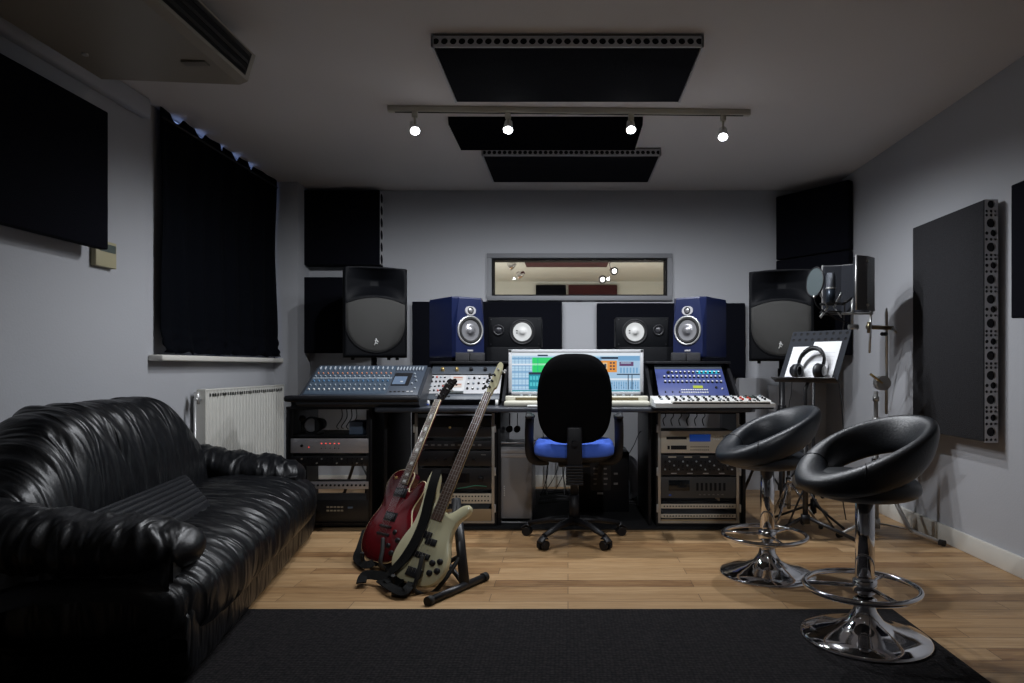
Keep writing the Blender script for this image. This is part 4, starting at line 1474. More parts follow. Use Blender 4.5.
def pa_speaker(label, loc, rz):
    t = thing('loudspeaker', label, 'speaker', loc, (0, 0, rz))
    w, h, d = 0.455, 0.675, 0.36

    def front(u, v):
        x = -w / 2 + w * u
        z = h * v
        dep = 0.0
        # horn in the upper third
        zt = h * 0.985
        arc = h * (0.60 + 0.085 * (1 - (x / (w / 2)) ** 2))
        if arc < z < zt and abs(x) < w * 0.47:
            a = 1 - abs(x) / (w * 0.47)
            b = min((zt - z), (z - arc)) / (h * 0.12)
            dep = 0.13 * min(1, a * 1.15) * min(1, b) ** 0.7
        # corner rounding
        r = 0.02
        ed = min(w / 2 - abs(x), z, h - z)
        if ed < r:
            dep += r * (1 - math.sqrt(max(0, 1 - ((r - ed) / r) ** 2)))
        top = h - 0.014 * (abs(x) / (w / 2)) ** 2
        return Vector((x, -d / 2 + dep, min(z, top)))
    m = MB().surf(48, 72, front)
    # sides tapering to the rear
    fo = [(-w / 2, 0), (w / 2, 0), (w / 2, h - 0.014), (w / 4, h - 0.0035), (0, h), (-w / 4, h - 0.0035), (-w / 2, h - 0.014)]
    bo = [(-w / 2 * 0.66, 0.02), (w / 2 * 0.66, 0.02), (w / 2 * 0.66, h - 0.04), (w / 4 * .66, h - .035), (0, h - 0.03), (-w / 4 * .66, h - .035), (-w / 2 * 0.66, h - 0.04)]
    n = 7
    m.raw([(x, -d / 2 + 0.02, z) for x, z in fo] + [(x * 1.0, 0.02, z) for x, z in fo] + [(x, d / 2, z) for x, z in bo],
          [(i, (i + 1) % n, n + (i + 1) % n, n + i) for i in range(n)] + [(n + i, n + (i + 1) % n, 2 * n + (i + 1) % n, 2 * n + i) for i in range(n)] + [list(range(2 * n, 3 * n))])
    m.build('cabinet', pa_blk, t)
    # grille: rounded bottom, shallow arch on top
    out = []
    R = w * 0.465
    cz = R + 0.035
    for k in range(25):
        a = PI + PI * k / 24
        out.append((R * math.cos(a), cz + R * math.sin(a)))
    for k in range(17):
        x = R - 2 * R * k / 16
        out.append((x, h * (0.585 + 0.075 * (1 - (x / R) ** 2))))
    g = []
    c0 = (0, h * 0.35)
    rings = 8
    m = MB()
    vs = []
    for i in range(rings + 1):
        s = 1 - i / rings
        for (x, z) in out:
            vs.append((c0[0] + (x - c0[0]) * s, -d / 2 - 0.004 - 0.022 * (1 - s * s), c0[1] + (z - c0[1]) * s))
    N = len(out)
    m.raw(vs, [(i * N + k, i * N + (k + 1) % N, (i + 1) * N + (k + 1) % N, (i + 1) * N + k) for i in range(rings) for k in range(N)], 0, True)
    m.raw([(x, -d / 2 - 0.004, z) for x, z in out] + [(x, -d / 2 + 0.01, z) for x, z in out], [(k, (k + 1) % N, N + (k + 1) % N, N + k) for k in range(N)])
    g = m.build('grille', grille_m, t)
    rim = MB().tube([(x * 1.015, -d / 2 - 0.002, cz * 0 + z) for x, z in out], 0.006, 8, closed=True)
    rim.build('grille_rim', pa_blk, t)
    # small running-figure emblem
    e = MB()
    ym = -d / 2 - 0.026
    ez = 0.105
    yl = -d / 2 - 0.022
    for seg in (((-0.010, 0.020), (0.006, 0.024)), ((0.006, 0.024), (0.010, 0.008)), ((-0.002, 0.022), (-0.006, 0.000)), ((-0.006, 0.0), (-0.014, -0.014)), ((-0.004, 0.004), (0.010, -0.004)), ((0.010, 0.008), (0.016, 0.014))):
        e.cyl((seg[0][0], yl, ez + seg[0][1]), (seg[1][0], yl, ez + seg[1][1]), 0.0032, n=8)
    e.ball((0.0, yl, ez + 0.031), 0.0055, n=10)
    e.build('emblem', white_p, t)
    for x in (-0.16, 0.10, 0.16):
        MB().cyl((x, -0.10, -0.018), (x, -0.10, 0.006), 0.013, n=12).build('foot', rubber, t)
    MB().cyl((0, 0, -0.10), (0, 0, 0.05), 0.022).build('pole_socket', blk, t)
    return t


def pa_stand(label, x, y, ztop, feet_r=0.36, rz=0.3):
    t = thing('speaker_stand', label, 'stand', (x, y, 0), (0, 0, rz))
    MB().cyl((0, 0, 0.1), (0, 0, 0.95), 0.022).cyl((0, 0, 0.95), (0, 0, ztop - 0.10), 0.017).build('pole', blk_m, t)
    for q0, q1 in ((0.66, 0.72), (0.93, 1.0), (0.08, 0.13)):
        MB().cyl((0, 0, q0), (0, 0, q1), 0.031).build('collar', blk, t)
    for k in range(3):
        a = 2 * PI * k / 3
        c, s = math.cos(a), math.sin(a)
        l = MB().cyl((c * 0.025, s * 0.025, 0.69), (c * feet_r, s * feet_r, 0.02), 0.012).build('leg', blk_m, t)
        MB().ball((c * feet_r, s * feet_r, 0.018), 0.018, n=10).build('rubber_foot', rubber, l)
        MB().cyl((c * 0.02, s * 0.02, 0.10), (c * feet_r * 0.55, s * feet_r * 0.55, 0.32), 0.007).build('brace', blk_m, t)
    return t


YS = 5.05
z0s = P(0, 357.5, YS).z
xl = P(368, 0, YS).x
pa_speaker('black loudspeaker with round grey grille at left behind the mixing console', (xl, YS + 0.16, z0s), math.radians(20))
pa_stand('black stand holding the left loudspeaker', xl, YS + 0.16, z0s, 0.30, 0.6)
xr = P(787, 0, YS).x
z0r = P(0, 361, YS).z
pa_speaker('black loudspeaker with round grey grille at right behind the music stand', (xr, YS + 0.12, z0r), math.radians(-20))
pa_stand('black stand holding the right loudspeaker', xr, YS + 0.12, z0r, 0.34, 0.2)


# ---------------------------------------------------------------- racks under the desk
def road_rack(x0, x1, label):
    t = thing('equipment_rack', label, 'rack', ((x0 + x1) / 2, 4.5, MATZ))
    for x in (x0, x1 - 0.012):
        MB().box(x, x + 0.012, 4.285, 4.75, MATZ, 0.725).build('side_panel', blk_lam, t, world=True)
    for x in (x0 + 0.012, x1 - 0.03):
        MB().box(x, x + 0.018, 4.275, 4.283, MATZ + 0.03, 0.72, bevel=0.002).build('rack_rail', alu, t, world=True)
        m = MB()
    m = MB()
    for z in (0.10, 0.33, 0.60):
        for x in (x0 + 0.002, x1 - 0.014):
            m.box(x, x + 0.012, 4.265, 4.285, z, z + 0.05, bevel=0.003)
    m.build('butterfly_latch', steel, t, world=True)
    MB().box(x0, x1, 4.275, 4.75, MATZ + 0.002, MATZ + 0.02).build('bottom_panel', blk_lam, t, world=True)
    MB().box(x0 + 0.012, x1 - 0.012, 4.272, 4.284, MATZ + 0.02, MATZ + 0.032).build('bottom_edge', alu, t, world=True)
    MB().box(x0, x1, 4.285, 4.75, 0.715, 0.725).build('top_panel', blk_lam, t, world=True)
    return t


QX0, QX1 = P(413, 0, 4.28).x, P(496.5, 0, 4.28).x
road_rack(QX0, QX1, 'silver railed equipment rack under the desk behind the guitars')
a0, a1 = QX0 + 0.032, QX1 - 0.032
for (p0, p1, lab, key) in ((418, 437, 'black rack unit with one round lamp, topmost behind the guitar necks', 0),
                           (441, 449, 'slim black rack unit behind the guitar necks, second from top', 1),
                           (451, 466, 'black rack amplifier in the middle of the rack behind the guitars', 2),
                           (468, 489, 'deep black rack unit above the tan patch bay behind the guitars', 3)):
    r, W, H = rack_unit('rack_unit', lab, a0, a1, p0, p1, mat('satin black face', (0.014, 0.014, 0.017), 0.35))
    if key == 0:
        knob(r, -0.03, H * 0.5, 0.016, 0.008, 'brass', 'indicator')
        for k in range(4):
            knob(r, 0.06 + 0.035 * k, H * 0.5, 0.018, 0.012, 'black')
    elif key == 1:
        for k in range(9):
            button(r, -W / 2 + 0.05 + k * 0.042, H * 0.5, 0.022, 0.010, 0.003, mat('dim grey button', (0.14, 0.14, 0.14), 0.4))
    elif key == 2:
        for k in range(6):
            knob(r, -W / 2 + 0.05 + k * 0.06, H * 0.45, 0.022, 0.014, 'black')
        button(r, W / 2 - 0.05, H * 0.75, 0.03, 0.006, 0.002, mat('dim grey button', (0.14, 0.14, 0.14), 0.4), 'label')
    else:
        MB().box(-W * 0.35, W * 0.2, H * 0.3, H * 0.75, 0, 0.002).build('display', mat('dark glass', (0.008, 0.01, 0.012), 0.1), r)
        knob(r, W * 0.36, H * 0.5, 0.034, 0.018, 'black')
tan = mat('tan faceplate', (0.60, 0.54, 0.43), 0.5)
r, W, H = rack_unit('patch_bay', 'tan patch bay with two rows of sockets behind the cream bass', a0, a1, 493.5, 503.5, tan, depth=0.12)
for row in range(2):
    for k in range(22):
        knob(r, -W / 2 + 0.02 + k * (W - 0.04) / 21, H * (0.28 + 0.44 * row), 0.010, 0.004, 'black', 'socket')
o = MB().tube(catmull([(a0 + 0.25, 4.27, 0.25), (a0 + 0.30, 4.24, 0.262), (a0 + 0.37, 4.23, 0.275), (a0 + 0.43, 4.27, 0.262)], 6, False), 0.003, 6).build('patch_cable', cableg_m)
tag(o, 'green patch cable arching over the tan patch bay', 'cable')
r, W, H = rack_unit('rack_tray', 'tan wooden drawer at the foot of the rack behind the bass', a0, a1, 509, 521, mat('tan drawer', (0.38, 0.27, 0.15), 0.5), depth=0.3)
MB().box(-0.04, 0.04, H * 0.6, H * 0.75, 0, 0.008, bevel=0.002).build('handle', steel, r)

WX0, WX1 = P(656, 0, 4.28).x, P(741, 0, 4.28).x
road_rack(WX0, WX1, 'silver railed equipment rack under the right end of the desk')
b0, b1 = WX0 + 0.032, WX1 - 0.032
r, W, H = rack_unit('rack_sampler', 'champagne rack unit with blue display under the right desk', b0, b1, 431, 453, beige_plate)
MB().box(-W * 0.12, W * 0.16, H * 0.52, H * 0.85, 0, 0.003, bevel=0.001).build('display', led_blue, r)
MB().box(-W * 0.43, -W * 0.16, H * 0.62, H * 0.74, 0, 0.003).build('disk_slot', blk, r)
MB().box(-W * 0.37, -W * 0.16, H * 0.16, H * 0.34, 0, 0.003).build('disk_slot', blk, r)
button(r, -W * 0.40, H * 0.25, 0.014, 0.022, 0.004, blk)
for row in range(2):
    for k in range(10):
        button(r, -W * 0.10 + k * 0.012, H * (0.14 + 0.14 * row), 0.008, 0.006, 0.003, mat('umber button', (0.2, 0.17, 0.13), 0.5))
    for k in range(3):
        button(r, W * 0.21 + k * 0.014, H * (0.62 + 0.14 * row), 0.010, 0.008, 0.003, white_p)
knob(r, W * 0.36, H * 0.68, 0.036, 0.016, 'steel')
r, W, H = rack_unit('rack_preamplifier', 'black rack unit crowded with knobs and pale labels, right rack', b0, b1, 455, 475, blk_m)
for row in range(3):
    for k in range(16):
        knob(r, -W / 2 + 0.025 + k * (W - 0.05) / 15, H * (0.28 + 0.2 * row), 0.012, 0.012, 'black' if (k + row) % 3 else 'grey')
for k in range(4):
    button(r, -W / 2 + 0.07 + k * 0.10, H * 0.90, 0.05, 0.008, 0.001, mat('pale tan label', (0.5, 0.45, 0.36), 0.6), 'label')
    button(r, -W / 2 + 0.08 + k * 0.10, H * 0.08, 0.035, 0.006, 0.001, mat('grey label', (0.4, 0.4, 0.4), 0.6), 'label')
r, W, H = rack_unit('rack_recorder', 'dark grey rack unit with black screen and tiny blue light', b0, b1, 477, 498, mat('charcoal face', (0.05, 0.05, 0.05), 0.4))
MB().box(-W * 0.40, -W * 0.12, H * 0.35, H * 0.85, 0, 0.003, bevel=0.001).build('display', mat('dark glass', (0.008, 0.01, 0.012), 0.1), r)
for k in range(7):
    MB().box(W * (-0.03 + 0.06 * k), W * (0.0 + 0.06 * k), H * 0.35, H * 0.72, 0, 0.002).build('drive_slot', darkhole, r)
button(r, -W * 0.38, H * 0.14, 0.014, 0.008, 0.003, led_blue, 'indicator')
for k in range(6):
    button(r, W * (0.02 + 0.06 * k), H * 0.16, 0.012, 0.006, 0.003, mat('dim grey button', (0.14, 0.14, 0.14), 0.4))
for (p0, p1, lab) in ((504, 508.5, 'upper of two slim tan patch bays at the foot of the right rack'), (514, 518, 'lower of two slim tan patch bays at the foot of the right rack')):
    r, W, H = rack_unit('patch_bay', lab, b0, b1, p0, p1, tan, depth=0.1)
    for k in range(24):
        knob(r, -W / 2 + 0.02 + k * (W - 0.04) / 23, H * 0.5, 0.009, 0.004, 'black', 'socket')
r, W, H = rack_unit('rack_tray', 'plain tan tray below the slim patch bays, right rack', b0, b1, 519.5, 523, mat('tan drawer', (0.38, 0.27, 0.15), 0.5), depth=0.3)

# tower computer
tc_ = thing('tower_computer', 'grey metal tower computer standing left of the office chair', 'computer', (-0.32, 4.6, MATZ))
tx0, tx1 = P(498, 0, 4.33).x + 0.005, P(532, 0, 4.33).x
tz0, tz1 = MATZ + 0.035, P(0, 447, 4.33).z
twm = mat('tower aluminium', (0.30, 0.30, 0.31), 0.35, 0.3)
MB().box(tx0, tx1, 4.33, 4.80, tz0, tz1, bevel=0.006).build('casing', twm, tc_, world=True)
m = MB()
for zz in (0.86, 0.92):
    m.box(tx0 + 0.012, tx1 - 0.012, 4.326, 4.33, tz0 + (tz1 - tz0) * zz - 0.002, tz0 + (tz1 - tz0) * (zz + 0.045), bevel=0.001)
m.build('drive_door', mat('tower pale bay', (0.45, 0.45, 0.46), 0.35, 0.3), tc_, world=True)
for z in (tz1, tz0):
    sg = 1 if z == tz1 else -1
    zz = z + sg * 0.025
    MB().tube(catmull([(tx0 + 0.006, 4.345, z - sg * 0.005), (tx0 + 0.012, 4.345, zz - sg * 0.004), (tx0 + 0.03, 4.345, zz), (tx1 - 0.03, 4.345, zz), (tx1 - 0.012, 4.345, zz - sg * 0.004), (tx1 - 0.006, 4.345, z - sg * 0.005)], 4, False), 0.007, 8).build('handle', twm, tc_, world=True)
m = MB()
for k in range(5):
    m.lathe([(0.004, 0), (0, 0.002)], 10, M=basis((tx0 + 0.035, 4.3295, tz0 + 0.15 + k * 0.014), (1, 0, 0), (0, 0, 1), (0, -1, 0)))
m.build('front_ports', white_p, tc_, world=True)
# headphones-like knobs over tower
o = thing('cable_hook', 'pair of round black plugs hanging above the tower computer', 'plug', P(513, 428, 4.6))
for dx in (-0.022, 0.030):
    MB().cyl((dx, 0, -0.005), (dx, -0.05, -0.005), 0.022, n=16).cyl((dx, 0, 0.0), (dx, 0, P(0, 413, 4.6).z - P(0, 428, 4.6).z), 0.003).build('plug', blk, o)

# amplifier box under the desk
am = thing('subwoofer', 'black speaker box with rear sockets under the desk, right of the chair stem', 'speaker', (0.25, 4.85, MATZ))
ax0, ax1 = P(579, 0, 4.7).x, P(629, 0, 4.7).x
MB().box(ax0, ax1, 4.70, 5.02, MATZ, P(0, 452, 4.7).z, bevel=0.006).build('cabinet', blk_lam, am, world=True)
m = MB()
random.seed(3)
for k in range(3):
    for j in range(5):
        if random.random() < 0.8:
            m.box(ax0 + 0.10 + k * 0.07, ax0 + 0.10 + k * 0.07 + random.uniform(0.008, 0.03), 4.696, 4.70, 0.20 + j * 0.035, 0.205 + j * 0.035 + random.uniform(0.003, 0.012))
m.box(ax0 + 0.08, ax0 + 0.22, 4.697, 4.6999, 0.16, 0.40, m=1)
m.build('socket_plate', [mat('grey marks', (0.25, 0.23, 0.22), 0.5), blk_m], am, world=True)
MB().box(ax0 + 0.125, ax0 + 0.165, 4.694, 4.697, 0.135, 0.147).build('label_plate', mat('lit white key', (0.6, 0.6, 0.6), 0.4), am, world=True)
# plastic bag
def bag(u, v):
    a = 2 * PI * u
    ph = PI * v
    r = 0.13 * (1 + 0.18 * noise.noise(Vector((math.cos(a) * 2, math.sin(a) * 2, v * 3))) + 0.08 * noise.noise(Vector((math.cos(a) * 7, math.sin(a) * 7, v * 9))))
    return Vector((0.46 + r * 0.75 * math.sin(ph) * math.cos(a), 5.2 + r * math.sin(ph) * math.sin(a), MATZ + max(0, 0.15 + 0.16 * math.cos(ph) * (1 + 0.1 * math.sin(a * 3)))))


# crumpled dust sheet beside box
o = MB().surf(40, 24, bag, cu=True).build('plastic_bag', mat('grey translucent bag', (0.30, 0.31, 0.34), 0.4, bump=0.3, bscale=25))
tag(o, 'crumpled grey plastic bag under the desk beside the black speaker box', 'bag')


def cable(name, pts, r, m_, label, grp=None):
    o = MB().tube(catmull(pts, 6, False), r, 6).build(name, m_)
    tag(o, label, 'cable', grp)
    return o


random.seed(11)
for k in range(9):
    x = -0.20 + k * 0.035 + random.uniform(-0.01, 0.01)
    cable('cable', [(x, 5.50, 0.70), (x + random.uniform(-.03, .03), 5.45, 0.45), (x + random.uniform(-.05, .05), 5.40, 0.2), (x + random.uniform(-.1, .1), 5.3, 0.02)], 0.0035,
          [cable_m, cablew_m, cable_m][k % 3], 'thin cable hanging behind the office chair under the desk', 'cables hanging under the desk')
for k in range(6):
    y = 4.95 + k * 0.09
    cable('cable', [(-0.22, y, 0.018), (-0.05, y + random.uniform(-.05, .05), 0.03), (0.08, y + random.uniform(-.05, .05), 0.018), (0.3, y + .03, 0.02), (0.5, y, 0.018)], 0.005,
          [cable_m, mat('grey cable', (0.12, 0.12, 0.13), 0.5)][k % 2], 'cable lying on the black mat beneath the desk', 'cables on the mat')
for k in range(5):
    x = -1.10 + k * 0.025
    cable('cable', [(x, 4.9, 0.70), (x + 0.01, 4.87, 0.5), (x + random.uniform(-.03, .03), 4.85, 0.3), (x, 4.8, 0.02)], 0.004, cable_m, 'cable hanging in the gap right of the left rack', 'cables in the gap')
for k in range(4):
    x = P(332 + k * 5, 0, 4.6).x
    cable('cable', [(x, 4.79, 0.73), (x + 0.015, 4.76, 0.66), (x - 0.015, 4.74, 0.60), (x + 0.01, 4.70, shz + 0.006)], 0.0035, cable_m, 'cable looping at the back of the left rack top shelf', 'cables at the back of the left rack')
for k in range(3):
    cable('cable', [(lx0 - 0.03 - k * 0.012, 4.50, 0.90 - 0.02 * k), (lx0 - 0.035 - k * 0.01, 4.44, 0.82), (lx0 - 0.015, 4.36, 0.775), (lx0 + 0.03, 4.33, 0.772)], 0.004, cableb_m,
          'blue cable curling between the mixer and the left desk bay', 'blue cables beside the left bay')
cable('cable', [P(652, 415, 4.7), P(648, 430, 4.7), P(640, 432, 4.7), P(634, 445, 4.7), P(628, 455, 4.72)], 0.003, cable_m, 'thin cable curling down under the desk at the right of the chair')
for k in range(6):
    xk = b0 + 0.09 + k * 0.055
    cable('cable', [(xk, 4.80, 0.70), (xk + 0.01, 4.78, 0.67), (xk - 0.01, 4.77, 0.64), (xk, 4.77, 0.60)], 0.004, cable_m, 'cable dropping behind the champagne rack unit', 'cables behind the right rack')

# ---------------------------------------------------------------- office chair
oc = thing('office_chair', 'black swivel office chair with blue seat facing the desk', 'chair', (0.036, 4.01, 0))
oc.location.z = 0.0


def rounded(w, h, p, n=48):
    return [(w * spow(math.cos(2 * PI * k / n), p), h * spow(math.sin(2 * PI * k / n), p)) for k in range(n)]


# backrest shell and cushion, curved
def back_out(n=56):
    out = []
    for k in range(n):
        a = 2 * PI * k / n
        c, s = math.cos(a), math.sin(a)
        z = 0.252 * spow(s, 0.66)
        wz = 0.206 - 0.022 * max(0, z / 0.252) ** 1.5 - 0.004 * max(0, -z / 0.25)
        out.append((wz * spow(c, 0.62), z))
    return out


bo = back_out()


def slab(out, y0, y1, cz, name, m_, bulge, parent):
    m = MB()
    N = len(out)
    R_ = 8
    for side, y in ((-1, y0), (1, y1)):
        vs = []
        for i in range(R_ + 1):
            s = 1 - (i / R_)
            s = s ** 0.8
            for (x, z) in out:
                edge = (1 - s ** 6) ** 0.5
                yy = y + (0 if side < 0 else 0) + side * (bulge * (1 - s * s) + 0.012 * edge - 0.012)
                xx, zz = x * s, z * s
                vs.append((xx, yy - 0.35 * xx * xx * 2 - 0.03 * math.sin((zz + 0.1) * 8) + (zz) * -0.06, cz + zz))
        m.raw(vs, [(i * N + k, i * N + (k + 1) % N, (i + 1) * N + (k + 1) % N, (i + 1) * N + k) for i in range(R_) for k in range(N)], 0, True)
    e = []
    for y in (y0 - 0.012, y1 - 0.012 + 0.0):
        pass
    vs0 = [(x, y0 - -1 * 0 + 0.012 - 0.35 * x * x * 2 - 0.03 * math.sin((z + 0.1) * 8) - z * 0.06, cz + z) for x, z in out]
    vs1 = [(x, y1 - 0.012 - 0.35 * x * x * 2 - 0.03 * math.sin((z + 0.1) * 8) - z * 0.06, cz + z) for x, z in out]
    m.raw(vs0 + vs1, [(k, (k + 1) % N, N + (k + 1) % N, N + k) for k in range(N)], 0, True)
    return m.build(name, m_, parent)


BZ = 0.832
slab(bo, -0.235, -0.205, BZ, 'backrest_shell', cloth_blk, 0.012, oc)
slab([(x * 0.97, z * 0.97) for x, z in bo], -0.205, -0.165, BZ, 'backrest_cushion', cloth_blk, 0.02, oc)
# seat
so = [(0.232 * spow(math.cos(2 * PI * k / 56), 0.62), 0.03 + 0.235 * spow(math.sin(2 * PI * k / 56), 0.62)) for k in range(56)]


def seatsurf():
    m = MB()
    N = len(so)
    vs = []
    lv = [(1.0, 0.500), (1.01, 0.515), (1.01, 0.54), (0.985, 0.562), (0.93, 0.574), (0.75, 0.570), (0.45, 0.563), (0.0, 0.560)]
    for s, z in lv:
        for x, y in so:
            vs.append((x * s, 0.03 + (y - 0.03) * s, z + 0.10 * x * x * s))
    m.raw(vs, [(i * N + k, i * N + (k + 1) % N, (i + 1) * N + (k + 1) % N, (i + 1) * N + k) for i in range(len(lv) - 1) for k in range(N)], 0, True)
    m.raw(vs[:N], [list(range(N))], 0)
    return m


seatsurf().build('seat_cushion', cloth_blue, oc)
m = MB()
vs = []
N = len(so)
lv = [(0.0, 0.455), (0.6, 0.458), (0.88, 0.472), (1.0, 0.498), (1.005, 0.512)]
for s, z in lv:
    for x, y in so:
        vs.append((x * s, 0.03 + (y - 0.03) * s, z + 0.10 * x * x * s))
m.raw(vs, [(i * N + k, i * N + (k + 1) % N, (i + 1) * N + (k + 1) % N, (i + 1) * N + k) for i in range(len(lv) - 1) for k in range(N)], 0, True)
m.build('seat_pan', blk, oc)
# back bracket with bellows
m = MB().box(-0.042, 0.042, -0.262, -0.235, 0.42, 0.68, bevel=0.01)
for k in range(7):
    m.box(-0.048, 0.048, -0.272, -0.235, 0.36 + k * 0.016, 0.372 + k * 0.016, bevel=0.003)
m.box(-0.035, 0.035, -0.25, -0.02, 0.40, 0.45, bevel=0.01)
m.build('back_bracket', blk, oc)
MB().tube([(0, -0.285, 0.59), (0, -0.262, 0.59)], [0.016, 0.018], 16).build('adjuster_knob', blk, oc)
m = MB().cyl((0, 0, 0.10), (0, 0, 0.26), 0.030).cyl((0, 0, 0.26), (0, 0, 0.455), 0.023).cyl((0, 0, 0.09), (0, 0, 0.115), 0.045)
m.build('gas_column', blk, oc)
MB().box(-0.09, 0.09, -0.10, 0.12, 0.435, 0.462, bevel=0.008).build('mechanism', blk_m, oc)
for sgn in (-1, 1):
    pts = [(sgn * 0.15, 0.02, 0.458), (sgn * 0.225, 0.01, 0.46), (sgn * 0.258, -0.01, 0.50), (sgn * 0.262, -0.03, 0.60), (sgn * 0.260, -0.04, 0.68), (sgn * 0.258, -0.02, 0.725), (sgn * 0.257, 0.03, 0.725)]
    a_ = MB().tube(catmull(pts, 6, False), 0.020, 12, flat=(0.7, 1.4)).build('armrest_frame', blk, oc)
    MB().box(sgn * 0.258 - 0.025, sgn * 0.258 + 0.025, -0.10, 0.055, 0.712, 0.733, bevel=0.010, seg=3).build('armrest_pad', blk, oc)
cast = None
for k in range(5):
    a = -PI / 2 + math.radians(36) + k * 2 * PI / 5
    c, s = math.cos(a), math.sin(a)
    r = 0.295
    MB().tube([(c * 0.03, s * 0.03, 0.115), (c * 0.14, s * 0.14, 0.105), (c * (r - 0.01), s * (r - 0.01), 0.075)], [0.028, 0.022, 0.016], 10, flat=(1.1, 0.8)).build('base_leg', blk, oc)
    cr = MB()
    cr.cyl((c * r, s * r, 0.045), (c * r, s * r, 0.08), 0.009)
    tx, ty = -s, c
    for q in (-1, 1):
        cr.cyl((c * r + tx * q * 0.006, s * r + ty * q * 0.006, 0.027), (c * r + tx * q * 0.026, s * r + ty * q * 0.026, 0.027), 0.0265, n=20)
    cr.tube(catmull([(c * r - s * 0.0 - c * 0.02, s * r - s * 0.02, 0.06), (c * r, s * r, 0.066), (c * r + c * 0.03, s * r + s * 0.03, 0.045)], 4, False), 0.016, 10, flat=(1.5, 0.5))
    cr.build('caster', blk, oc)


# ---------------------------------------------------------------- bar stools
def stool(label):
    t = thing('bar_stool', label, 'bar stool')
    MB().lathe([(0.228, 0.0), (0.230, 0.006), (0.222, 0.013), (0.17, 0.026), (0.11, 0.042), (0.065, 0.066), (0.042, 0.10), (0.036, 0.125)], 64).build('base', chrome, t)
    MB().lathe([(0.028, 0.115), (0.028, 0.17), (0.034, 0.172), (0.034, 0.53), (0.026, 0.535)], 32).build('column', chrome, t)
    MB().lathe([(0.030, 0.12), (0.042, 0.125), (0.042, 0.145), (0.030, 0.15)], 32).build('collar', chrome, t)
    # footring
    R = 0.198
    pts = [(R * math.cos(a) - 0.015, R * math.sin(a), 0.19) for a in [2 * PI * k / 64 for k in range(64)]]
    m = MB().tube(pts, 0.0105, 12, closed=True)
    fr_ = m.build('footrest_ring', chrome, t)
    m = MB()
    for a in (0.5, 2.6, 4.7):
        m.cyl((0.03 * math.cos(a), 0.03 * math.sin(a), 0.19), (R * math.cos(a) - 0.015, R * math.sin(a), 0.19), 0.0075, n=10)
    m.lathe([(0.034, 0.165), (0.043, 0.170), (0.043, 0.212), (0.034, 0.216)], 28)
    m.build('footrest_spokes', chrome, t)
    # front of the seat is toward -x
    def seat(u, v):
        a = 2 * PI * u
        t_ = PI * v
        rr = 0.197 * math.sin(t_) ** 0.55
        x = rr * math.cos(a) - 0.01
        y = rr * math.sin(a) * 1.02
        z = 0.566 + 0.052 * spow(math.cos(t_), 0.8)
        if math.cos(t_) > 0:
            z -= 0.008 * math.cos(a)
        return Vector((x, y, z))
    MB().surf(56, 24, seat, cu=True).build('seat', leather_s, t)
    MB().lathe([(0.10, 0.520), (0.10, 0.532), (0.0, 0.532)], 28).build('seat_plate', blk_m, t)

    # tilted ring backrest that dips into the front of the seat
    def ringf(u, v):
        a = 2 * PI * u            # a = 0 : back (+x), pi : front
        k = (1 + math.cos(a)) / 2  # 1 at the back
        zb = 0.535 + 0.142 * k ** 1.3
        zt = 0.617 + 0.203 * k ** 0.9
        zc, rb = (zb + zt) / 2, (zt - zb) / 2
        Rr = 0.201
        ra = 0.032 + 0.034 * (1 - k) ** 2
        t_ = 2 * PI * v
        lx, lz = ra * spow(math.cos(t_), 0.85), rb * spow(math.sin(t_), 0.85)
        lx += lz * (0.30 * k)          # the wall flares outward
        r = Rr + lx - 0.026 * (1 - k) ** 2
        return Vector((r * math.cos(a) * 1.04, r * math.sin(a), zc + lz))
    MB().surf(96, 28, ringf, cu=True, cv=True).build('backrest_ring', leather_s, t)
    # seams
    for a in (PI - 0.95, PI + 0.95):
        pts = [ringf(a / (2 * PI), v / 27) for v in range(0, 14)]
        MB().tube([p + (p - Vector((0.2 * math.cos(a), 0.2 * math.sin(a), 0.62))).normalized() * 0.001 for p in pts], 0.0018, 6).build('seam', blk, t)
    return t


s1 = stool('black ring backed bar stool nearest the camera, half on the rug')
s1.location = (1.10, 2.53, 0.0)
s1.location.z = 0.0085
s1.rotation_euler = (0, 0, math.radians(14))
s2 = dup(s1, (0.975, 3.34, 0), (0, 0, math.radians(10)), 'black ring backed bar stool farther back beside the right rack')


# ---------------------------------------------------------------- guitars
def guitar(kind, label, B, Tip, nrm):
    B, Tip, nrm = Vector(B), Vector(Tip), Vector(nrm)
    u = (Tip - B)
    L = u.length
    u.normalize()
    n = (nrm - u * nrm.dot(u)).normalized()
    w = u.cross(n).normalized()
    # local frame: x across (right when seen from the front), y up the neck, z out of the face
    M = basis(B, w, u, n)
    t = bpy.data.objects.new('electric_guitar' if kind == 'lp' else 'bass_guitar', None)
    COL.objects.link(t)
    t.rotation_euler = M.to_euler()
    t.location = B
    tag(t, label, 'guitar' if kind == 'lp' else 'bass guitar')
    return t, L


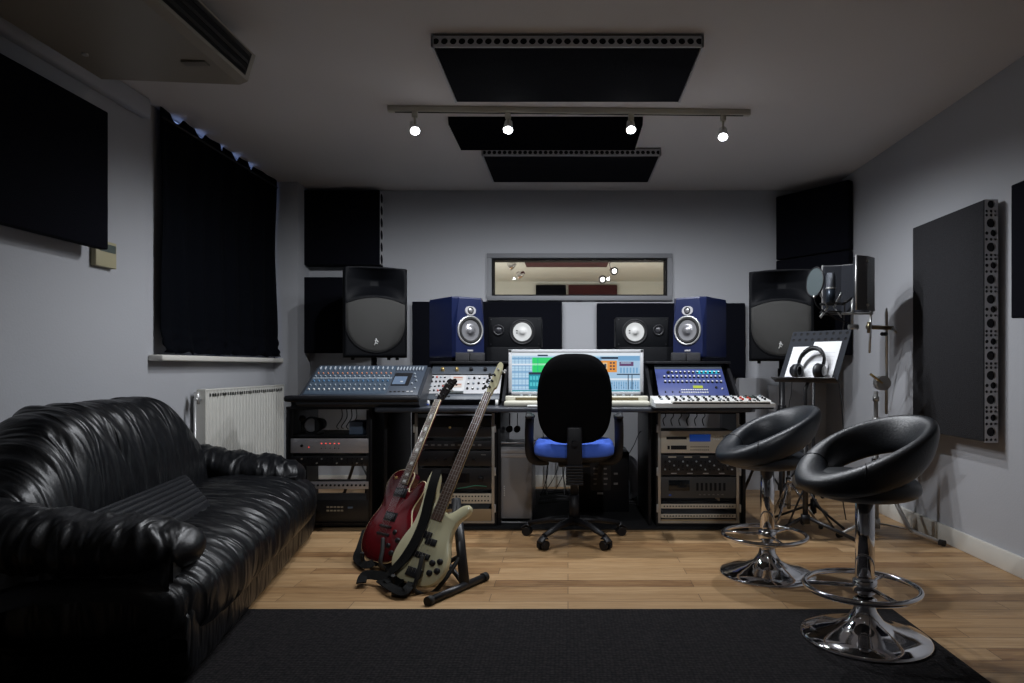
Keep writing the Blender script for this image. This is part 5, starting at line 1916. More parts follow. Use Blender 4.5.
# red single cutaway
Bp = P(375, 561, 3.40)
Tp = P(450, 376, 3.80)
g, L = guitar('lp', 'dark red single cutaway electric guitar leaning on the stand', Bp, Tp, (-0.58, -0.78, 0.3))
lpo = [(0, 0), (.09, .008), (.145, .055), (.163, .12), (.150, .185), (.122, .235), (.116, .27), (.130, .31), (.142, .35), (.136, .385), (.110, .395), (.082, .372), (.062, .345), (.040, .335), (.030, .36), (.030, .42),
       (-.02, .437), (-.08, .432), (-.125, .405), (-.143, .36), (-.132, .31), (-.118, .27), (-.124, .235), (-.150, .185), (-.163, .12), (-.145, .055), (-.09, .008)]
lpc = [(p.x * 1.02, p.y * 1.10) for p in catmull([(a, b, 0) for a, b in lpo], 4)]
red = bpy.data.materials.new('red burst lacquer')
red.use_nodes = True
nt = red.node_tree
b = nt.nodes['Principled BSDF']
tcn = nt.nodes.new('ShaderNodeTexCoord')
sp = nt.nodes.new('ShaderNodeVectorMath')
sp.operation = 'DISTANCE'
sp.inputs[1].default_value = (0, 0.19, 0.02)
nt.links.new(tcn.outputs['Object'], sp.inputs[0])
rp = nt.nodes.new('ShaderNodeValToRGB')
rp.color_ramp.elements[0].position = 0.06
rp.color_ramp.elements[0].color = (0.20, 0.010, 0.015, 1)
rp.color_ramp.elements[1].position = 0.21
rp.color_ramp.elements[1].color = (0.055, 0.003, 0.005, 1)
nt.links.new(sp.outputs['Value'], rp.inputs[0])
nt.links.new(rp.outputs[0], b.inputs['Base Color'])
b.inputs['Roughness'].default_value = 0.22
b.inputs['Coat Weight'].default_value = 0.5
b.inputs['Coat Roughness'].default_value = 0.08
m = MB().prism(lpc, -0.045, 0.0, rnd=0.0)
# carved top
vs = []
N = len(lpc)
lv = [(1.0, 0.0), (0.97, 0.003), (0.8, 0.006), (0.5, 0.013), (0.2, 0.016), (0.0, 0.016)]
for s, z in lv:
    for x, y in lpc:
        vs.append((x * s, 0.2 + (y - 0.2) * s, z))
m.raw(vs, [(i * N + k, i * N + (k + 1) % N, (i + 1) * N + (k + 1) % N, (i + 1) * N + k) for i in range(len(lv) - 1) for k in range(N)], 0, True)
body = m.build('body', red, g)
MB().tube([(x * 1.003, y, -0.004) for x, y in lpc], 0.0035, 6, closed=True).build('binding', mat('cream binding', (0.72, 0.62, 0.38), 0.4), body)
NY0, NY1 = 0.40, L - 0.155
wood = mat('dark rosewood', (0.085, 0.045, 0.028), 0.45, bump=0.1, bscale=60, stretch=(8, 1, 8))


fret_m = mat('dull fret wire', (0.30, 0.28, 0.25), 0.45, 0.6)


def neck(t, y0, y1, w0, w1, zf_, back_m, frets, inlay=None, hb=0.018, bind=None):
    m = MB()
    ys = [y0 + (y1 - y0) * k / 6 for k in range(7)]
    pts = []
    for i, y in enumerate(ys):
        ww = w0 + (w1 - w0) * i / 6
        ring = []
        for k in range(9):
            a = PI * k / 8
            ring.append((ww / 2 * math.cos(a), y, zf_ - hb * math.sin(a) ** 0.8))
        pts += ring
    m.raw(pts, [(i * 9 + k, i * 9 + k + 1, (i + 1) * 9 + k + 1, (i + 1) * 9 + k) for i in range(6) for k in range(8)] + [list(range(9)), list(range(54, 63))], 0, True)
    nk = m.build('neck', back_m, t)
    MB().raw([(-w0 / 2, y0, zf_), (w0 / 2, y0, zf_), (w1 / 2, y1, zf_), (-w1 / 2, y1, zf_), (-w0 / 2 * .94, y0, zf_ + 0.005), (w0 / 2 * .94, y0, zf_ + 0.005), (w1 / 2 * .94, y1, zf_ + 0.005), (-w1 / 2 * .94, y1, zf_ + 0.005)],
             [(0, 1, 5, 4), (1, 2, 6, 5), (2, 3, 7, 6), (3, 0, 4, 7), (4, 5, 6, 7)], 0).build('fretboard', wood, nk)
    if bind:
        m = MB()
        for s in (-1, 1):
            m.tube([(s * w0 / 2, y0, zf_ + 0.002), (s * w1 / 2, y1, zf_ + 0.002)], 0.0022, 6)
        m.build('neck_binding', bind, nk)
    scale_len = (y1 - 0.0) - 0.12
    for k in range(1, frets + 1):
        y = y1 - scale_len * (1 - 2 ** (-k / 12))
        if y < y0 + 0.003:
            break
        ww = w0 + (w1 - w0) * (y - y0) / (y1 - y0)
        MB().box(-ww / 2 * .95, ww / 2 * .95, y - 0.0009, y + 0.0009, zf_ + 0.005, zf_ + 0.0062).build('fret', fret_m, nk)
    if inlay:
        m = MB()
        for k in (3, 5, 7, 9, 12, 15, 17, 19, 21):
            ya_ = y1 - scale_len * (1 - 2 ** (-(k - 1) / 12))
            yb_ = y1 - scale_len * (1 - 2 ** (-k / 12))
            y = (ya_ + yb_) / 2
            h2 = abs(ya_ - yb_) * 0.32
            ww = (w0 + (w1 - w0) * (y - y0) / (y1 - y0)) * inlay[0]
            if y - h2 < y0:
                continue
            m.raw([(-ww, y - h2, zf_ + 0.0056), (ww, y - h2, zf_ + 0.0056), (ww * 0.8, y + h2, zf_ + 0.0056), (-ww * 0.8, y + h2, zf_ + 0.0056)], [(0, 1, 2, 3)])
        m.build('inlays', inlay[1], nk)
    return nk


pearl = mat('pearl inlay', (0.6, 0.6, 0.57), 0.3)
neck(g, NY0, NY1, 0.056, 0.042, 0.014, mat('red neck', (0.13, 0.01, 0.012), 0.3), 22, (0.22, pearl), bind=mat('cream binding', (0.72, 0.62, 0.38), 0.4))
hs = [(-.020, 0), (.020, 0), (.027, .03), (.030, .10), (.034, .145), (.022, .158), (0, .150), (-.022, .158), (-.034, .145), (-.030, .10), (-.027, .03)]
Mh = basis((0, NY1, 0.010), (1, 0, 0), Vector((0, 1, -0.25)).normalized(), Vector((0, 0.25, 1)).normalized())
hd = MB().prism(hs, -0.012, 0.002, M=Mh).build('headstock', mat('black lacquer', (0.012, 0.01, 0.01), 0.2), g)
for k in range(6):
    s = -1 if k < 3 else 1
    y = 0.035 + (k % 3) * 0.042
    MB().cyl((s * 0.018, y, 0.002), (s * 0.018, y, 0.012), 0.004, n=10, M=Mh).cyl((s * 0.03, y, -0.006), (s * 0.046, y, -0.006), 0.0025, n=8, M=Mh).box(s * 0.050 - 0.006, s * 0.050 + 0.006, y - 0.006, y + 0.006, -0.009, -0.003, bevel=0.002, M=Mh).build('tuning_peg', blk if k % 2 else steel, g)
for yy in (0.355, 0.225):
    pk = MB().box(-0.045, 0.045, yy - 0.024, yy + 0.024, 0.010, 0.018, bevel=0.003).build('pickup_frame', blk, g)
    MB().box(-0.036, 0.036, yy - 0.017, yy + 0.017, 0.018, 0.024, bevel=0.003).build('pickup', mat('dark nickel', (0.10, 0.10, 0.11), 0.25, 0.8), pk)
MB().box(-0.042, 0.042, 0.166, 0.178, 0.016, 0.030, bevel=0.003).build('bridge', blk_m, g)
MB().box(-0.046, 0.046, 0.127, 0.139, 0.014, 0.026, bevel=0.003).build('tailpiece', blk_m, g)
for (x, y) in ((0.075, 0.155), (0.115, 0.12), (0.065, 0.085), (0.105, 0.055)):
    MB().lathe([(0.013, 0), (0.012, 0.012), (0.008, 0.014), (0, 0.014)], 16, M=Matrix.Translation((x, y, 0.008))).build('control_knob', blk, g)
MB().lathe([(0.010, 0), (0.009, 0.003), (0, 0.003)], 16, M=Matrix.Translation((-0.09, 0.43, 0.003))).cyl((-0.09, 0.43, 0.005), (-0.088, 0.434, 0.020), 0.002).build('pickup_switch', brass, g)
m = MB()
for k in range(6):
    f = (k - 2.5) / 2.5
    m.tube([(f * 0.026, 0.133, 0.026), (f * 0.025, 0.172, 0.0305), (f * 0.0175, NY1, 0.0225)], 0.0004, 4)
m.build('strings', steel, g)
MB().ball((-0.165, 0.15, -0.02), 0.008, n=10).build('strap_button', steel, g)

# cream bass
Bb = P(410, 584, 3.07)
Tb = P(501, 362.5, 3.50)
g2, L2 = guitar('bass', 'cream four string bass guitar leaning on the stand in front', Bb, Tb, (-0.34, -0.88, 0.33))
bo2 = [(0, 0), (.085, .010), (.135, .045), (.155, .10), (.148, .16), (.120, .225), (.112, .28), (.125, .325), (.155, .362), (.163, .392), (.145, .41), (.112, .398), (.078, .365), (.045, .345), (.030, .35),
       (-.030, .36), (-.045, .385), (-.062, .44), (-.082, .505), (-.110, .535), (-.132, .52), (-.137, .46), (-.120, .38), (-.113, .31), (-.118, .25), (-.142, .175), (-.152, .10), (-.132, .045), (-.085, .010)]
bc = [(p.x * (0.90 if p.x > 0 else 1.0), p.y) for p in catmull([(a, b_, 0) for a, b_ in bo2], 4)]
creamb = mat('cream lacquer', (0.66, 0.62, 0.40), 0.22, coat=0.5, var=0.02)
body2 = MB().prism(bc, -0.042, 0.0, rnd=0.012).build('body', creamb, g2)
sharp(body2)
N2 = L2 - 0.175
nk2 = neck(g2, 0.30, N2, 0.062, 0.040, 0.004, mat('maple neck', (0.50, 0.38, 0.18), 0.35), 24)
hs2 = [(-.020, -.012), (.020, -.012), (.028, .03), (.042, .045), (.038, .10), (.026, .17), (.010, .205), (-.014, .205), (-.022, .17), (-.024, .10), (-.022, .04)]
hs2c = [(p.x * 0.66, p.y * 0.85) for p in catmull([(a, b_, 0) for a, b_ in hs2], 3)]
Mh2 = Matrix.Translation((0, N2, -0.002))
MB().prism(hs2c, -0.012, 0.002, M=Mh2).build('headstock', creamb, g2)
for k in range(4):
    y = 0.03 + k * 0.034
    s = -1 if k < 3 else 1
    MB().cyl((s * 0.004, y, 0.002), (s * 0.004, y, 0.014), 0.006, n=10, M=Mh2).cyl((s * 0.016, y, -0.006), (s * 0.034, y, -0.006), 0.004, n=8, M=Mh2).box(s * 0.038 - 0.005, s * 0.038 + 0.005, y - 0.011, y + 0.011, -0.012, 0.0, bevel=0.003, M=Mh2).build('tuning_peg', blk_m if s < 0 else steel, g2)
for (y0_, x0_, x1_) in ((0.225, -0.045, 0.012), (0.200, -0.008, 0.050)):
    MB().box(x0_, x1_, y0_ - 0.016, y0_ + 0.016, 0, 0.010, bevel=0.003).build('pickup', blk, g2)
MB().box(-0.052, 0.045, 0.118, 0.145, 0, 0.012, bevel=0.003).build('pickup', blk, g2)
MB().box(-0.040, 0.040, 0.030, 0.072, 0, 0.012, bevel=0.003).build('bridge', blk_m, g2)
for (x, y) in ((0.070, 0.115), (0.105, 0.130), (0.075, 0.070), (0.108, 0.088)):
    MB().lathe([(0.014, 0), (0.013, 0.012), (0.009, 0.014), (0, 0.014)], 16, M=Matrix.Translation((x, y, 0))).build('control_knob', blk, g2)
m = MB()
for k in range(4):
    f = (k - 1.5) / 1.5
    m.tube([(f * 0.028, 0.05, 0.014), (f * 0.0165, N2, 0.0115)], 0.0007, 4)
m.build('strings', steel, g2)


def local_to_world(o, p):
    return Matrix.Translation(o.location) @ o.rotation_euler.to_matrix().to_4x4() @ Vector(p)


def ribbon(pts, w, up, name, m_, label=None, cat=None, parent=None, th=0.006, ups=None):
    cps = catmull(pts, 7, False)
    N = len(cps)
    m = MB()
    vs = []
    for i, p in enumerate(cps):
        d = (cps[min(i + 1, N - 1)] - cps[max(i - 1, 0)]).normalized()
        if ups:
            f = i / (N - 1) * (len(ups) - 1)
            k = min(int(f), len(ups) - 2)
            U = Vector(ups[k]).lerp(Vector(ups[k + 1]), f - k)
        else:
            U = Vector(up)
        s = d.cross(U)
        s = s.normalized() if s.length > 1e-5 else Vector((1, 0, 0))
        nn = s.cross(d).normalized()
        vs += [p - s * w / 2 - nn * th / 2, p + s * w / 2 - nn * th / 2, p + s * w / 2 + nn * th / 2, p - s * w / 2 + nn * th / 2]
    fs = [(i * 4 + k, i * 4 + (k + 1) % 4, (i + 1) * 4 + (k + 1) % 4, (i + 1) * 4 + k) for i in range(N - 1) for k in range(4)]
    fs += [(0, 1, 2, 3), ((N - 1) * 4 + 3, (N - 1) * 4 + 2, (N - 1) * 4 + 1, (N - 1) * 4)]
    m.raw(vs, fs, 0, False)
    o = m.build(name, m_, parent)
    if label:
        tag(o, label, cat)
    return o


strap_m = mat('black webbing', (0.005, 0.005, 0.005), 0.85, bump=0.3, bscale=300, spec=0.2)
n2 = g2.rotation_euler.to_matrix() @ Vector((0, 0, 1))
LW = lambda x, y, z: local_to_world(g2, (x, y, z))
st = thing('guitar_strap', 'black strap hanging from the cream bass down to the floor', 'strap', P(395, 590, 3.05))
st.location.z = 0.0
s_off = st.location
pts = [LW(-0.095, 0.53, 0.010), LW(-0.080, 0.46, 0.022), LW(-0.068, 0.38, 0.020), LW(-0.052, 0.28, 0.016), LW(-0.052, 0.18, 0.016), LW(-0.072, 0.09, 0.016), LW(-0.115, 0.01, 0.010), P(392, 583, 3.08)]
o = ribbon([p - s_off for p in pts], 0.048, n2, 'strap_band', strap_m, parent=st, ups=[n2, n2, n2, n2, n2, Vector((-.3, -.5, .9)), Vector((0, 0, 1))])
fl = lambda px, py, z: Vector(((px - CX) * ((EYE - z) * F / (py - CY)) / F, (EYE - z) * F / (py - CY), z))
pts = [fl(402, 583, 0.035), fl(386, 577, 0.045), fl(366, 575, 0.040), fl(361, 583, 0.025)]
ribbon([p - s_off for p in pts], 0.045, (0, -0.7, 0.7), 'strap_band', strap_m, parent=st)
pts = [fl(380, 580, 0.03), fl(392, 588, 0.035), fl(402, 592, 0.03), fl(408, 588, 0.04), fl(412, 580, 0.035), fl(400, 578, 0.03)]
ribbon([p - s_off for p in pts], 0.038, (0.2, -0.6, 0.7), 'strap_band', strap_m, parent=st)
pb = fl(400, 592, 0.02) - s_off
MB().box(pb.x - 0.035, pb.x + 0.035, pb.y - 0.02, pb.y + 0.02, pb.z - 0.015, pb.z + 0.012, bevel=0.006).build('strap_buckle', blk, st)
st2 = thing('guitar_strap', 'black strap bundled on the floor below the red guitar', 'strap', fl(372, 560, 0))
s_off = st2.location
pts = [fl(366, 530, 0.12), fl(360, 548, 0.06), fl(357, 558, 0.03), fl(366, 565, 0.03), fl(378, 560, 0.04)]
ribbon([p - s_off for p in pts], 0.038, (0.1, -0.7, 0.6), 'strap_band', strap_m, parent=st2)
pts = [fl(376, 555, 0.05), fl(384, 566, 0.03), fl(395, 566, 0.03), fl(398, 558, 0.04), fl(388, 554, 0.05)]
ribbon([p - s_off for p in pts], 0.038, (-0.1, -0.7, 0.6), 'strap_band', strap_m, parent=st2)

# double guitar stand
gs = thing('guitar_stand', 'black tubular guitar stand holding the two guitars', 'stand', fl(458, 590, 0))
so_ = gs.location
fA, fB = fl(429, 601, 0.018), fl(484.5, 577, 0.018)
mid = fA.lerp(fB, 0.62)
MB().tube([fA, fB], 0.017, 12).build('foot_bar', blk_m, gs, world=True)
for e, d_ in ((fA, fA - fB), (fB, fB - fA)):
    d_ = d_.normalized()
    MB().tube([e - d_ * 0.015, e + d_ * 0.012], 0.021, 12).build('end_cap', rubber, gs, world=True)
topR = P(456, 499, 3.36)
MB().tube([mid, topR], 0.018, 10, flat=(1.3, 0.8)).build('post', blk_m, gs, world=True)
# yoke: under and around the bass body
yk = [topR.lerp(mid, 0.66), LW(0.125, 0.07, -0.06), LW(0.10, 0.005, -0.055), LW(0.075, -0.022, -0.02), LW(0.045, -0.016, 0.025), LW(0.045, 0.03, 0.035), LW(0.035, 0.09, 0.038), LW(0.025, 0.13, 0.036)]
MB().tube(catmull(yk, 6, False), 0.010, 10).build('yoke_arm', rubber, gs, world=True)
yk = [topR.lerp(mid, 0.66), LW(-0.02, 0.02, -0.07), LW(-0.07, -0.012, -0.05), LW(-0.08, -0.018, 0.0), LW(-0.08, 0.01, 0.03)]
MB().tube(catmull(yk, 6, False), 0.010, 10).build('yoke_arm', rubber, gs, world=True)
LG = lambda x, y, z: local_to_world(g, (x, y, z))
yk = [LG(0.02, 0.04, -0.09), LG(0.06, -0.01, -0.06), LG(0.08, -0.024, -0.02), LG(0.085, -0.005, 0.035), LG(0.070, 0.05, 0.040), LG(0.04, 0.11, 0.042)]
MB().tube(catmull(yk, 6, False), 0.010, 10).build('yoke_arm', rubber, gs, world=True)
yk = [LG(-0.0, 0.04, -0.09), LG(-0.06, -0.015, -0.06), LG(-0.075, -0.02, 0.0), LG(-0.075, 0.02, 0.035)]
MB().tube(catmull(yk, 6, False), 0.010, 10).build('yoke_arm', rubber, gs, world=True)
postB = LG(0.02, 0.04, -0.09)
MB().tube([mid, Vector((mid.x - 0.15, mid.y + 0.3, 0.06)), Vector((postB.x, postB.y + 0.12, 0.05)), postB], 0.012, 10).build('cross_tube', blk_m, gs, world=True)
topL = LG(0.0, 0.36, -0.07)
MB().tube([Vector((postB.x - 0.02, postB.y + 0.16, 0.02)), topL], 0.014, 10).build('post', blk_m, gs, world=True)
fl1 = Vector((postB.x - 0.15, postB.y + 0.12, 0.018))
fl2 = Vector((postB.x + 0.12, postB.y + 0.20, 0.018))
MB().tube([fl1, fl2], 0.015, 12).build('foot_bar', blk_m, gs, world=True)
MB().tube([topR, LW(0.06, 0.30, -0.055), LW(-0.04, 0.30, -0.055)], 0.012, 10).build('back_rest', rubber, gs, world=True)


# ---------------------------------------------------------------- music stand, sheets, headphones
BL = Vector((1.262, 4.10, 0.926))
bd = Vector((0.66, -0.75, 0)).normalized()
W_ = 0.37
side = Vector((0.128, 0.112, 0.30))
H_ = side.length
sdv = side.normalized()
nr_ = bd.cross(sdv).normalized()
Mt_ = basis(BL, bd, sdv, nr_)
base = BL + bd * W_ * 0.5
base.z = 0
base.y += 0.02
mstand = thing('music_stand', 'black perforated music stand carrying papers and headphones', 'music stand', (base.x, base.y, 0))
m = MB()
cw = W_ / 9
for k in range(9):
    for j in range(2):
        m.holecell(k * cw, (k + 1) * cw, H_ - (j + 1) * cw, H_ - j * cw, cw * 0.24, 0.003, 0, 1, Mt_)
cw2 = H_ - 2 * cw
m.box(0, W_, 0, cw2, -0.002, 0.0, M=Mt_)
m.build('tray', [mat('matt black tray', (0.024, 0.027, 0.034), 0.7, spec=0.12), darkhole], mstand, world=True)
MB().box(-0.02, W_ + 0.01, -0.006, 0.0, -0.002, 0.055, M=Mt_, bevel=0.001).build('lip', blk_m, mstand, world=True)
hub = Vector((base.x, base.y, 0))
top_j = Mt_ @ Vector((W_ * 0.5, H_ * 0.25, -0.03))
MB().tube([hub + Vector((0, 0, 0.10)), hub + Vector((0, 0, 0.60))], 0.016, 12).tube([hub + Vector((0, 0, 0.60)), Vector((hub.x, hub.y, 0.88)), top_j], 0.011, 12).build('pole', blk_m, mstand, world=True)
MB().cyl(hub + Vector((0, 0, 0.58)), hub + Vector((0, 0, 0.64)), 0.022).cyl(hub + Vector((0, 0, 0.61)), hub + Vector((0.05, -0.01, 0.62)), 0.012).build('height_clamp', blk, mstand, world=True)
MB().cyl(hub + Vector((0, 0, 0.10)), hub + Vector((0, 0, 0.15)), 0.026).build('hub', blk, mstand, world=True)
MB().cyl(hub + Vector((0, 0, 0.30)), hub + Vector((0, 0, 0.33)), 0.022).build('collar', blk, mstand, world=True)
MB().ball(top_j, 0.02, n=12).build('tilt_joint', blk, mstand, world=True)
for (fx, fy) in ((1.66, 3.80), (1.19, 4.02), (1.50, 4.36)):
    f_ = Vector((fx, fy, 0.018))
    lg = MB().tube([hub + Vector((0, 0, 0.14)), f_], 0.011, 10).build('leg', blk_m, mstand, world=True)
    MB().tube([f_, f_ + (f_ - hub).normalized() * 0.02], 0.016, 10).build('rubber_foot', rubber, lg)
    bpy.context.view_layer.update()
    lg.children[0].location = -mstand.location
    md = (hub + Vector((0, 0, 0.14))).lerp(f_, 0.5)
    MB().tube([hub + Vector((0, 0, 0.32)), md], 0.006, 8).build('brace', blk_m, mstand, world=True)
sheet_lines = mat('printed staves', (0.45, 0.45, 0.47), 0.8)
for (u0, u1, v0, v1, dz, lab) in ((0.035, 0.20, 0.004, 0.235, 0.002, 'white sheet of paper at the left of the music stand'),
                                 (0.165, 0.335, 0.004, 0.265, 0.004, 'white sheet of paper behind the headphones on the music stand')):
    m = MB().box(u0, u1, v0, v1, dz, dz + 0.0008, M=Mt_)
    for k in range(7):
        m.box(u0 + 0.015, u1 - 0.02, v0 + 0.03 + k * 0.026, v0 + 0.0312 + k * 0.026, dz + 0.0008, dz + 0.001, m=1, M=Mt_)
    o = m.build('sheet_of_paper', [paper_m, sheet_lines])
    tag(o, lab, 'paper')
hp_o = Mt_ @ Vector((0.205, 0.05, 0.03))
hp = thing('headphones', 'black over ear headphones resting on the music stand', 'headphones', hp_o)
Mi = Matrix.Translation(-hp_o) @ Mt_
ch = Vector((0.205, 0.048, 0.036))
arc = []
for k in range(15):
    a = math.radians(-12 + 204 * k / 14)
    arc.append((ch.x + 0.078 * math.cos(a), ch.y + 0.055 + 0.098 * math.sin(a), 0.040 + 0.012 * math.sin(a)))
MB().tube(arc, 0.013, 10, flat=(0.5, 1.3), M=Mi).build('headband', blk, hp)
MB().tube([(p[0] * 1.0, p[1] - 0.010, p[2]) for p in arc[3:12]], 0.012, 10, flat=(0.8, 1.2), M=Mi).build('headband_padding', blk, hp)
for s in (-1, 1):
    c = Vector((ch.x + s * 0.070, ch.y - 0.005, 0.048))
    Mc = Mi @ basis(c, (0, 1, 0), (0, 0, 1), (1, 0, 0))
    cup = MB().lathe([(0.0, s * 0.030), (0.025, s * 0.030), (0.040, s * 0.018), (0.043, 0.0)], 28, M=Mc).build('ear_cup', blk, hp)
    MB().lathe([(0.043, 0), (0.046, -s * 0.010), (0.038, -s * 0.022), (0.026, -s * 0.018)], 28, M=Mc).build('ear_cushion', leather_s, cup)
    MB().lathe([(0.030, s * 0.031), (0.0, s * 0.033)], 28, M=Mc).build('cup_plate', steel, cup)

# ---------------------------------------------------------------- microphone, pop filter, reflection shield, stands
# heavy chrome boom stand
cs = thing('boom_stand', 'heavy chrome boom stand by the right wall', 'stand', (1.895, 4.2, 0))
b_ = Vector((1.895, 4.2, 0))
MB().cyl(b_ + Vector((0, 0, 0.04)), b_ + Vector((0, 0, 0.66)), 0.016).cyl(b_ + Vector((0, 0, 0.55)), b_ + Vector((0, 0, 0.86)), 0.013).build('lower_pole', steel, cs, world=True)
for q0, q1, qr in ((0.64, 0.70, 0.021), (0.80, 0.83, 0.019), (0.02, 0.08, 0.024)):
    MB().cyl(b_ + Vector((0, 0, q0)), b_ + Vector((0, 0, q1)), qr).build('collar', steel, cs, world=True)
jt = P(882, 383, 4.2)
MB().tube([jt + Vector((0, -0.025, 0)), jt + Vector((0, 0.025, 0))], 0.045, 24).build('tilter', steel, cs, world=True)
MB().tube([jt + Vector((-0.01, -0.03, 0.0)), jt + Vector((-0.085, -0.03, 0.055))], [0.006, 0.008], 10).build('wing_nut', brass, cs, world=True)
pt = P(886.5, 308, 4.2)
MB().cyl((pt.x, 4.2, 0.72), (pt.x, 4.2, pt.z - 0.03), 0.0095).cyl((pt.x, 4.2, pt.z - 0.03), (pt.x, 4.2, pt.z), 0.0095, 0.003).build('upper_pole', steel, cs, world=True)
for (fx, fy) in ((2.11, 3.84), (1.60, 4.03), (1.98, 4.62)):
    f_ = Vector((fx, fy, 0.02))
    kk = b_.lerp(f_, 0.45)
    kk.z = 0.13 * 1.0
    d_ = (f_ - b_)
    d_.z = 0
    lg = MB().tube([b_ + Vector((0, 0, 0.42)), b_ + d_ * 0.5 + Vector((0, 0, 0.07)), b_ + d_ * 0.55 + Vector((0, 0, 0.05)), f_], [0.010, 0.014, 0.012, 0.009], 10).build('leg', steel, cs, world=True)
    MB().tube([f_ - d_.normalized() * 0.02, f_ + d_.normalized() * 0.01], 0.017, 12).build('rubber_foot', rubber, cs, world=True)
    MB().tube([b_ + Vector((0, 0, 0.05)), b_ + d_ * 0.52 + Vector((0, 0, 0.055))], 0.006, 8).build('brace', chrome, cs, world=True)
MB().cyl(b_ + Vector((0, 0, 0.40)), b_ + Vector((0, 0, 0.45)), 0.026).build('leg_collar', chrome, cs, world=True)

cl = thing('clamp', 'brass coloured boom clamp across the top of the chrome stand', 'clamp', P(885, 328, 4.2))
qa, qb = P(866.5, 327, 4.15), P(893, 328, 4.15)
MB().tube([qa, qb], 0.013, 12).tube([P(869, 322, 4.13), P(869, 333, 4.13)], 0.012, 10).build('clamp_body', mat('bronze metal', (0.28, 0.23, 0.15), 0.3, 0.9), cl, world=True)
MB().tube([P(892, 328, 4.14), P(897, 333, 4.13)], [0.008, 0.006], 8).build('wing_screw', steel, cl, world=True)
MB().tube([P(882, 334, 4.14), P(886, 334, 4.18)], 0.012, 10).build('locking_knob', blk, cl, world=True)
sr = thing('shield_rod', 'thin steel rod hanging below the microphone shield', 'rod', P(871, 340, 4.13))
MB().tube([P(871, 309, 4.13), P(869.5, 353, 4.12)], 0.0075, 10).build('rod', steel, sr, world=True)

# reflection shield
sh = thing('reflection_shield', 'curved grey perforated microphone shield', 'microphone shield', (1.66, 4.2, 1.33))
shm_out = mat('perforated shield metal', (0.17, 0.17, 0.175), 0.45, 0.5, bump=0.6, bscale=180)
C0 = Vector((1.655, 4.205, 0))
Rs = 0.215
angs = [math.radians(a) for a in (-82, -60, -30, 0, 30, 60, 92)]
z0h, z1h = 1.345, 1.665
out = [(C0.x + Rs * math.cos(a), C0.y + Rs * math.sin(a)) for a in angs]
inn = [(C0.x + (Rs - 0.030) * math.cos(a), C0.y + (Rs - 0.030) * math.sin(a)) for a in angs]
m = MB()
n = len(out)
m.raw([(x, y, z0h) for x, y in out] + [(x, y, z1h) for x, y in out], [(i, i + 1, n + i + 1, n + i) for i in range(n - 1)])
mi_ = [((a[0] + b[0] * 3) / 4, (a[1] + b[1] * 3) / 4) for a, b in zip(inn, out)]
m.raw([(x, y, z0h) for x, y in mi_] + [(x, y, z1h) for x, y in mi_], [(i, i + 1, n + i + 1, n + i) for i in range(n - 1)])
m.raw([(x, y, z1h) for x, y in out] + [(x, y, z1h) for x, y in mi_], [(i, i + 1, n + i + 1, n + i) for i in range(n - 1)])
m.raw([(x, y, z0h) for x, y in out] + [(x, y, z0h) for x, y in mi_], [(i, i + 1, n + i + 1, n + i) for i in range(n - 1)])
m.build('outer_shell', shm_out, sh, world=True)
m = MB()
mi2 = [((a[0] * 1 + b[0] * 2.6) / 3.6, (a[1] * 1 + b[1] * 2.6) / 3.6) for a, b in zip(inn, out)]
ring_b = [(x, y, z0h + 0.008) for x, y in mi2] + [(x, y, z0h + 0.008) for x, y in reversed(inn)]
ring_t = [(x, y, z1h - 0.008) for x, y in mi2] + [(x, y, z1h - 0.008) for x, y in reversed(inn)]
nn_ = len(ring_b)
m.raw(ring_b + ring_t, [(i, (i + 1) % nn_, nn_ + (i + 1) % nn_, nn_ + i) for i in range(nn_)])
for z in (z0h + 0.008, z1h - 0.008):
    m.raw([(x, y, z) for x, y in mi2] + [(x, y, z) for x, y in inn], [(i, i + 1, n + i + 1, n + i) for i in range(n - 1)])
m.build('foam_lining', mat('slate foam', (0.010, 0.012, 0.018), 0.9, bump=0.5, bscale=200), sh, world=True)
for i in (0, n - 1):
    MB().tube([(out[i][0], out[i][1], z0h - 0.002), (out[i][0], out[i][1], z1h + 0.002)], 0.006, 8).build('edge_trim', steel, sh, world=True)
m = MB()
for i in (1, 4):
    for z in (z0h + 0.03, z1h - 0.03):
        a = angs[i]
        m.cyl((C0.x + (Rs - 0.012) * math.cos(a), C0.y + (Rs - 0.012) * math.sin(a), z), (C0.x + (Rs + 0.008) * math.cos(a), C0.y + (Rs + 0.008) * math.sin(a), z), 0.008, n=10)
m.build('bolt', steel, sh, world=True)
pr = P(871, 309, 4.13)
MB().box(1.66, 1.845, 4.12, 4.15, z0h - 0.018, z0h - 0.004, bevel=0.003).build('mount_bar', steel, sh, world=True)

mc = thing('condenser_microphone', 'large black condenser microphone inside the shield', 'microphone', (1.605, 4.17, 1.36))
cm = Vector((1.605, 4.17, 0))
MB().cyl(cm + Vector((0, 0, 1.385)), cm + Vector((0, 0, 1.49)), 0.026).build('body', mat('blue black metal', (0.03, 0.04, 0.055), 0.35, 0.6), mc, world=True)
MB().lathe([(0.026, 1.49), (0.028, 1.495), (0.028, 1.565), (0.022, 1.585), (0, 1.588)], 24, M=Matrix.Translation((cm.x, cm.y, 0))).build('grille', mat('mic mesh', (0.12, 0.13, 0.15), 0.4, 0.7, bump=0.6, bscale=300), mc, world=True)
MB().lathe([(0.0285, 1.486), (0.030, 1.49), (0.0285, 1.495)], 24, M=Matrix.Translation((cm.x, cm.y, 0))).build('band', steel, mc, world=True)
sm_ = thing('shock_mount', 'wire shock mount cradling the large microphone', 'shock mount', (1.605, 4.17, 1.33))
m = MB()
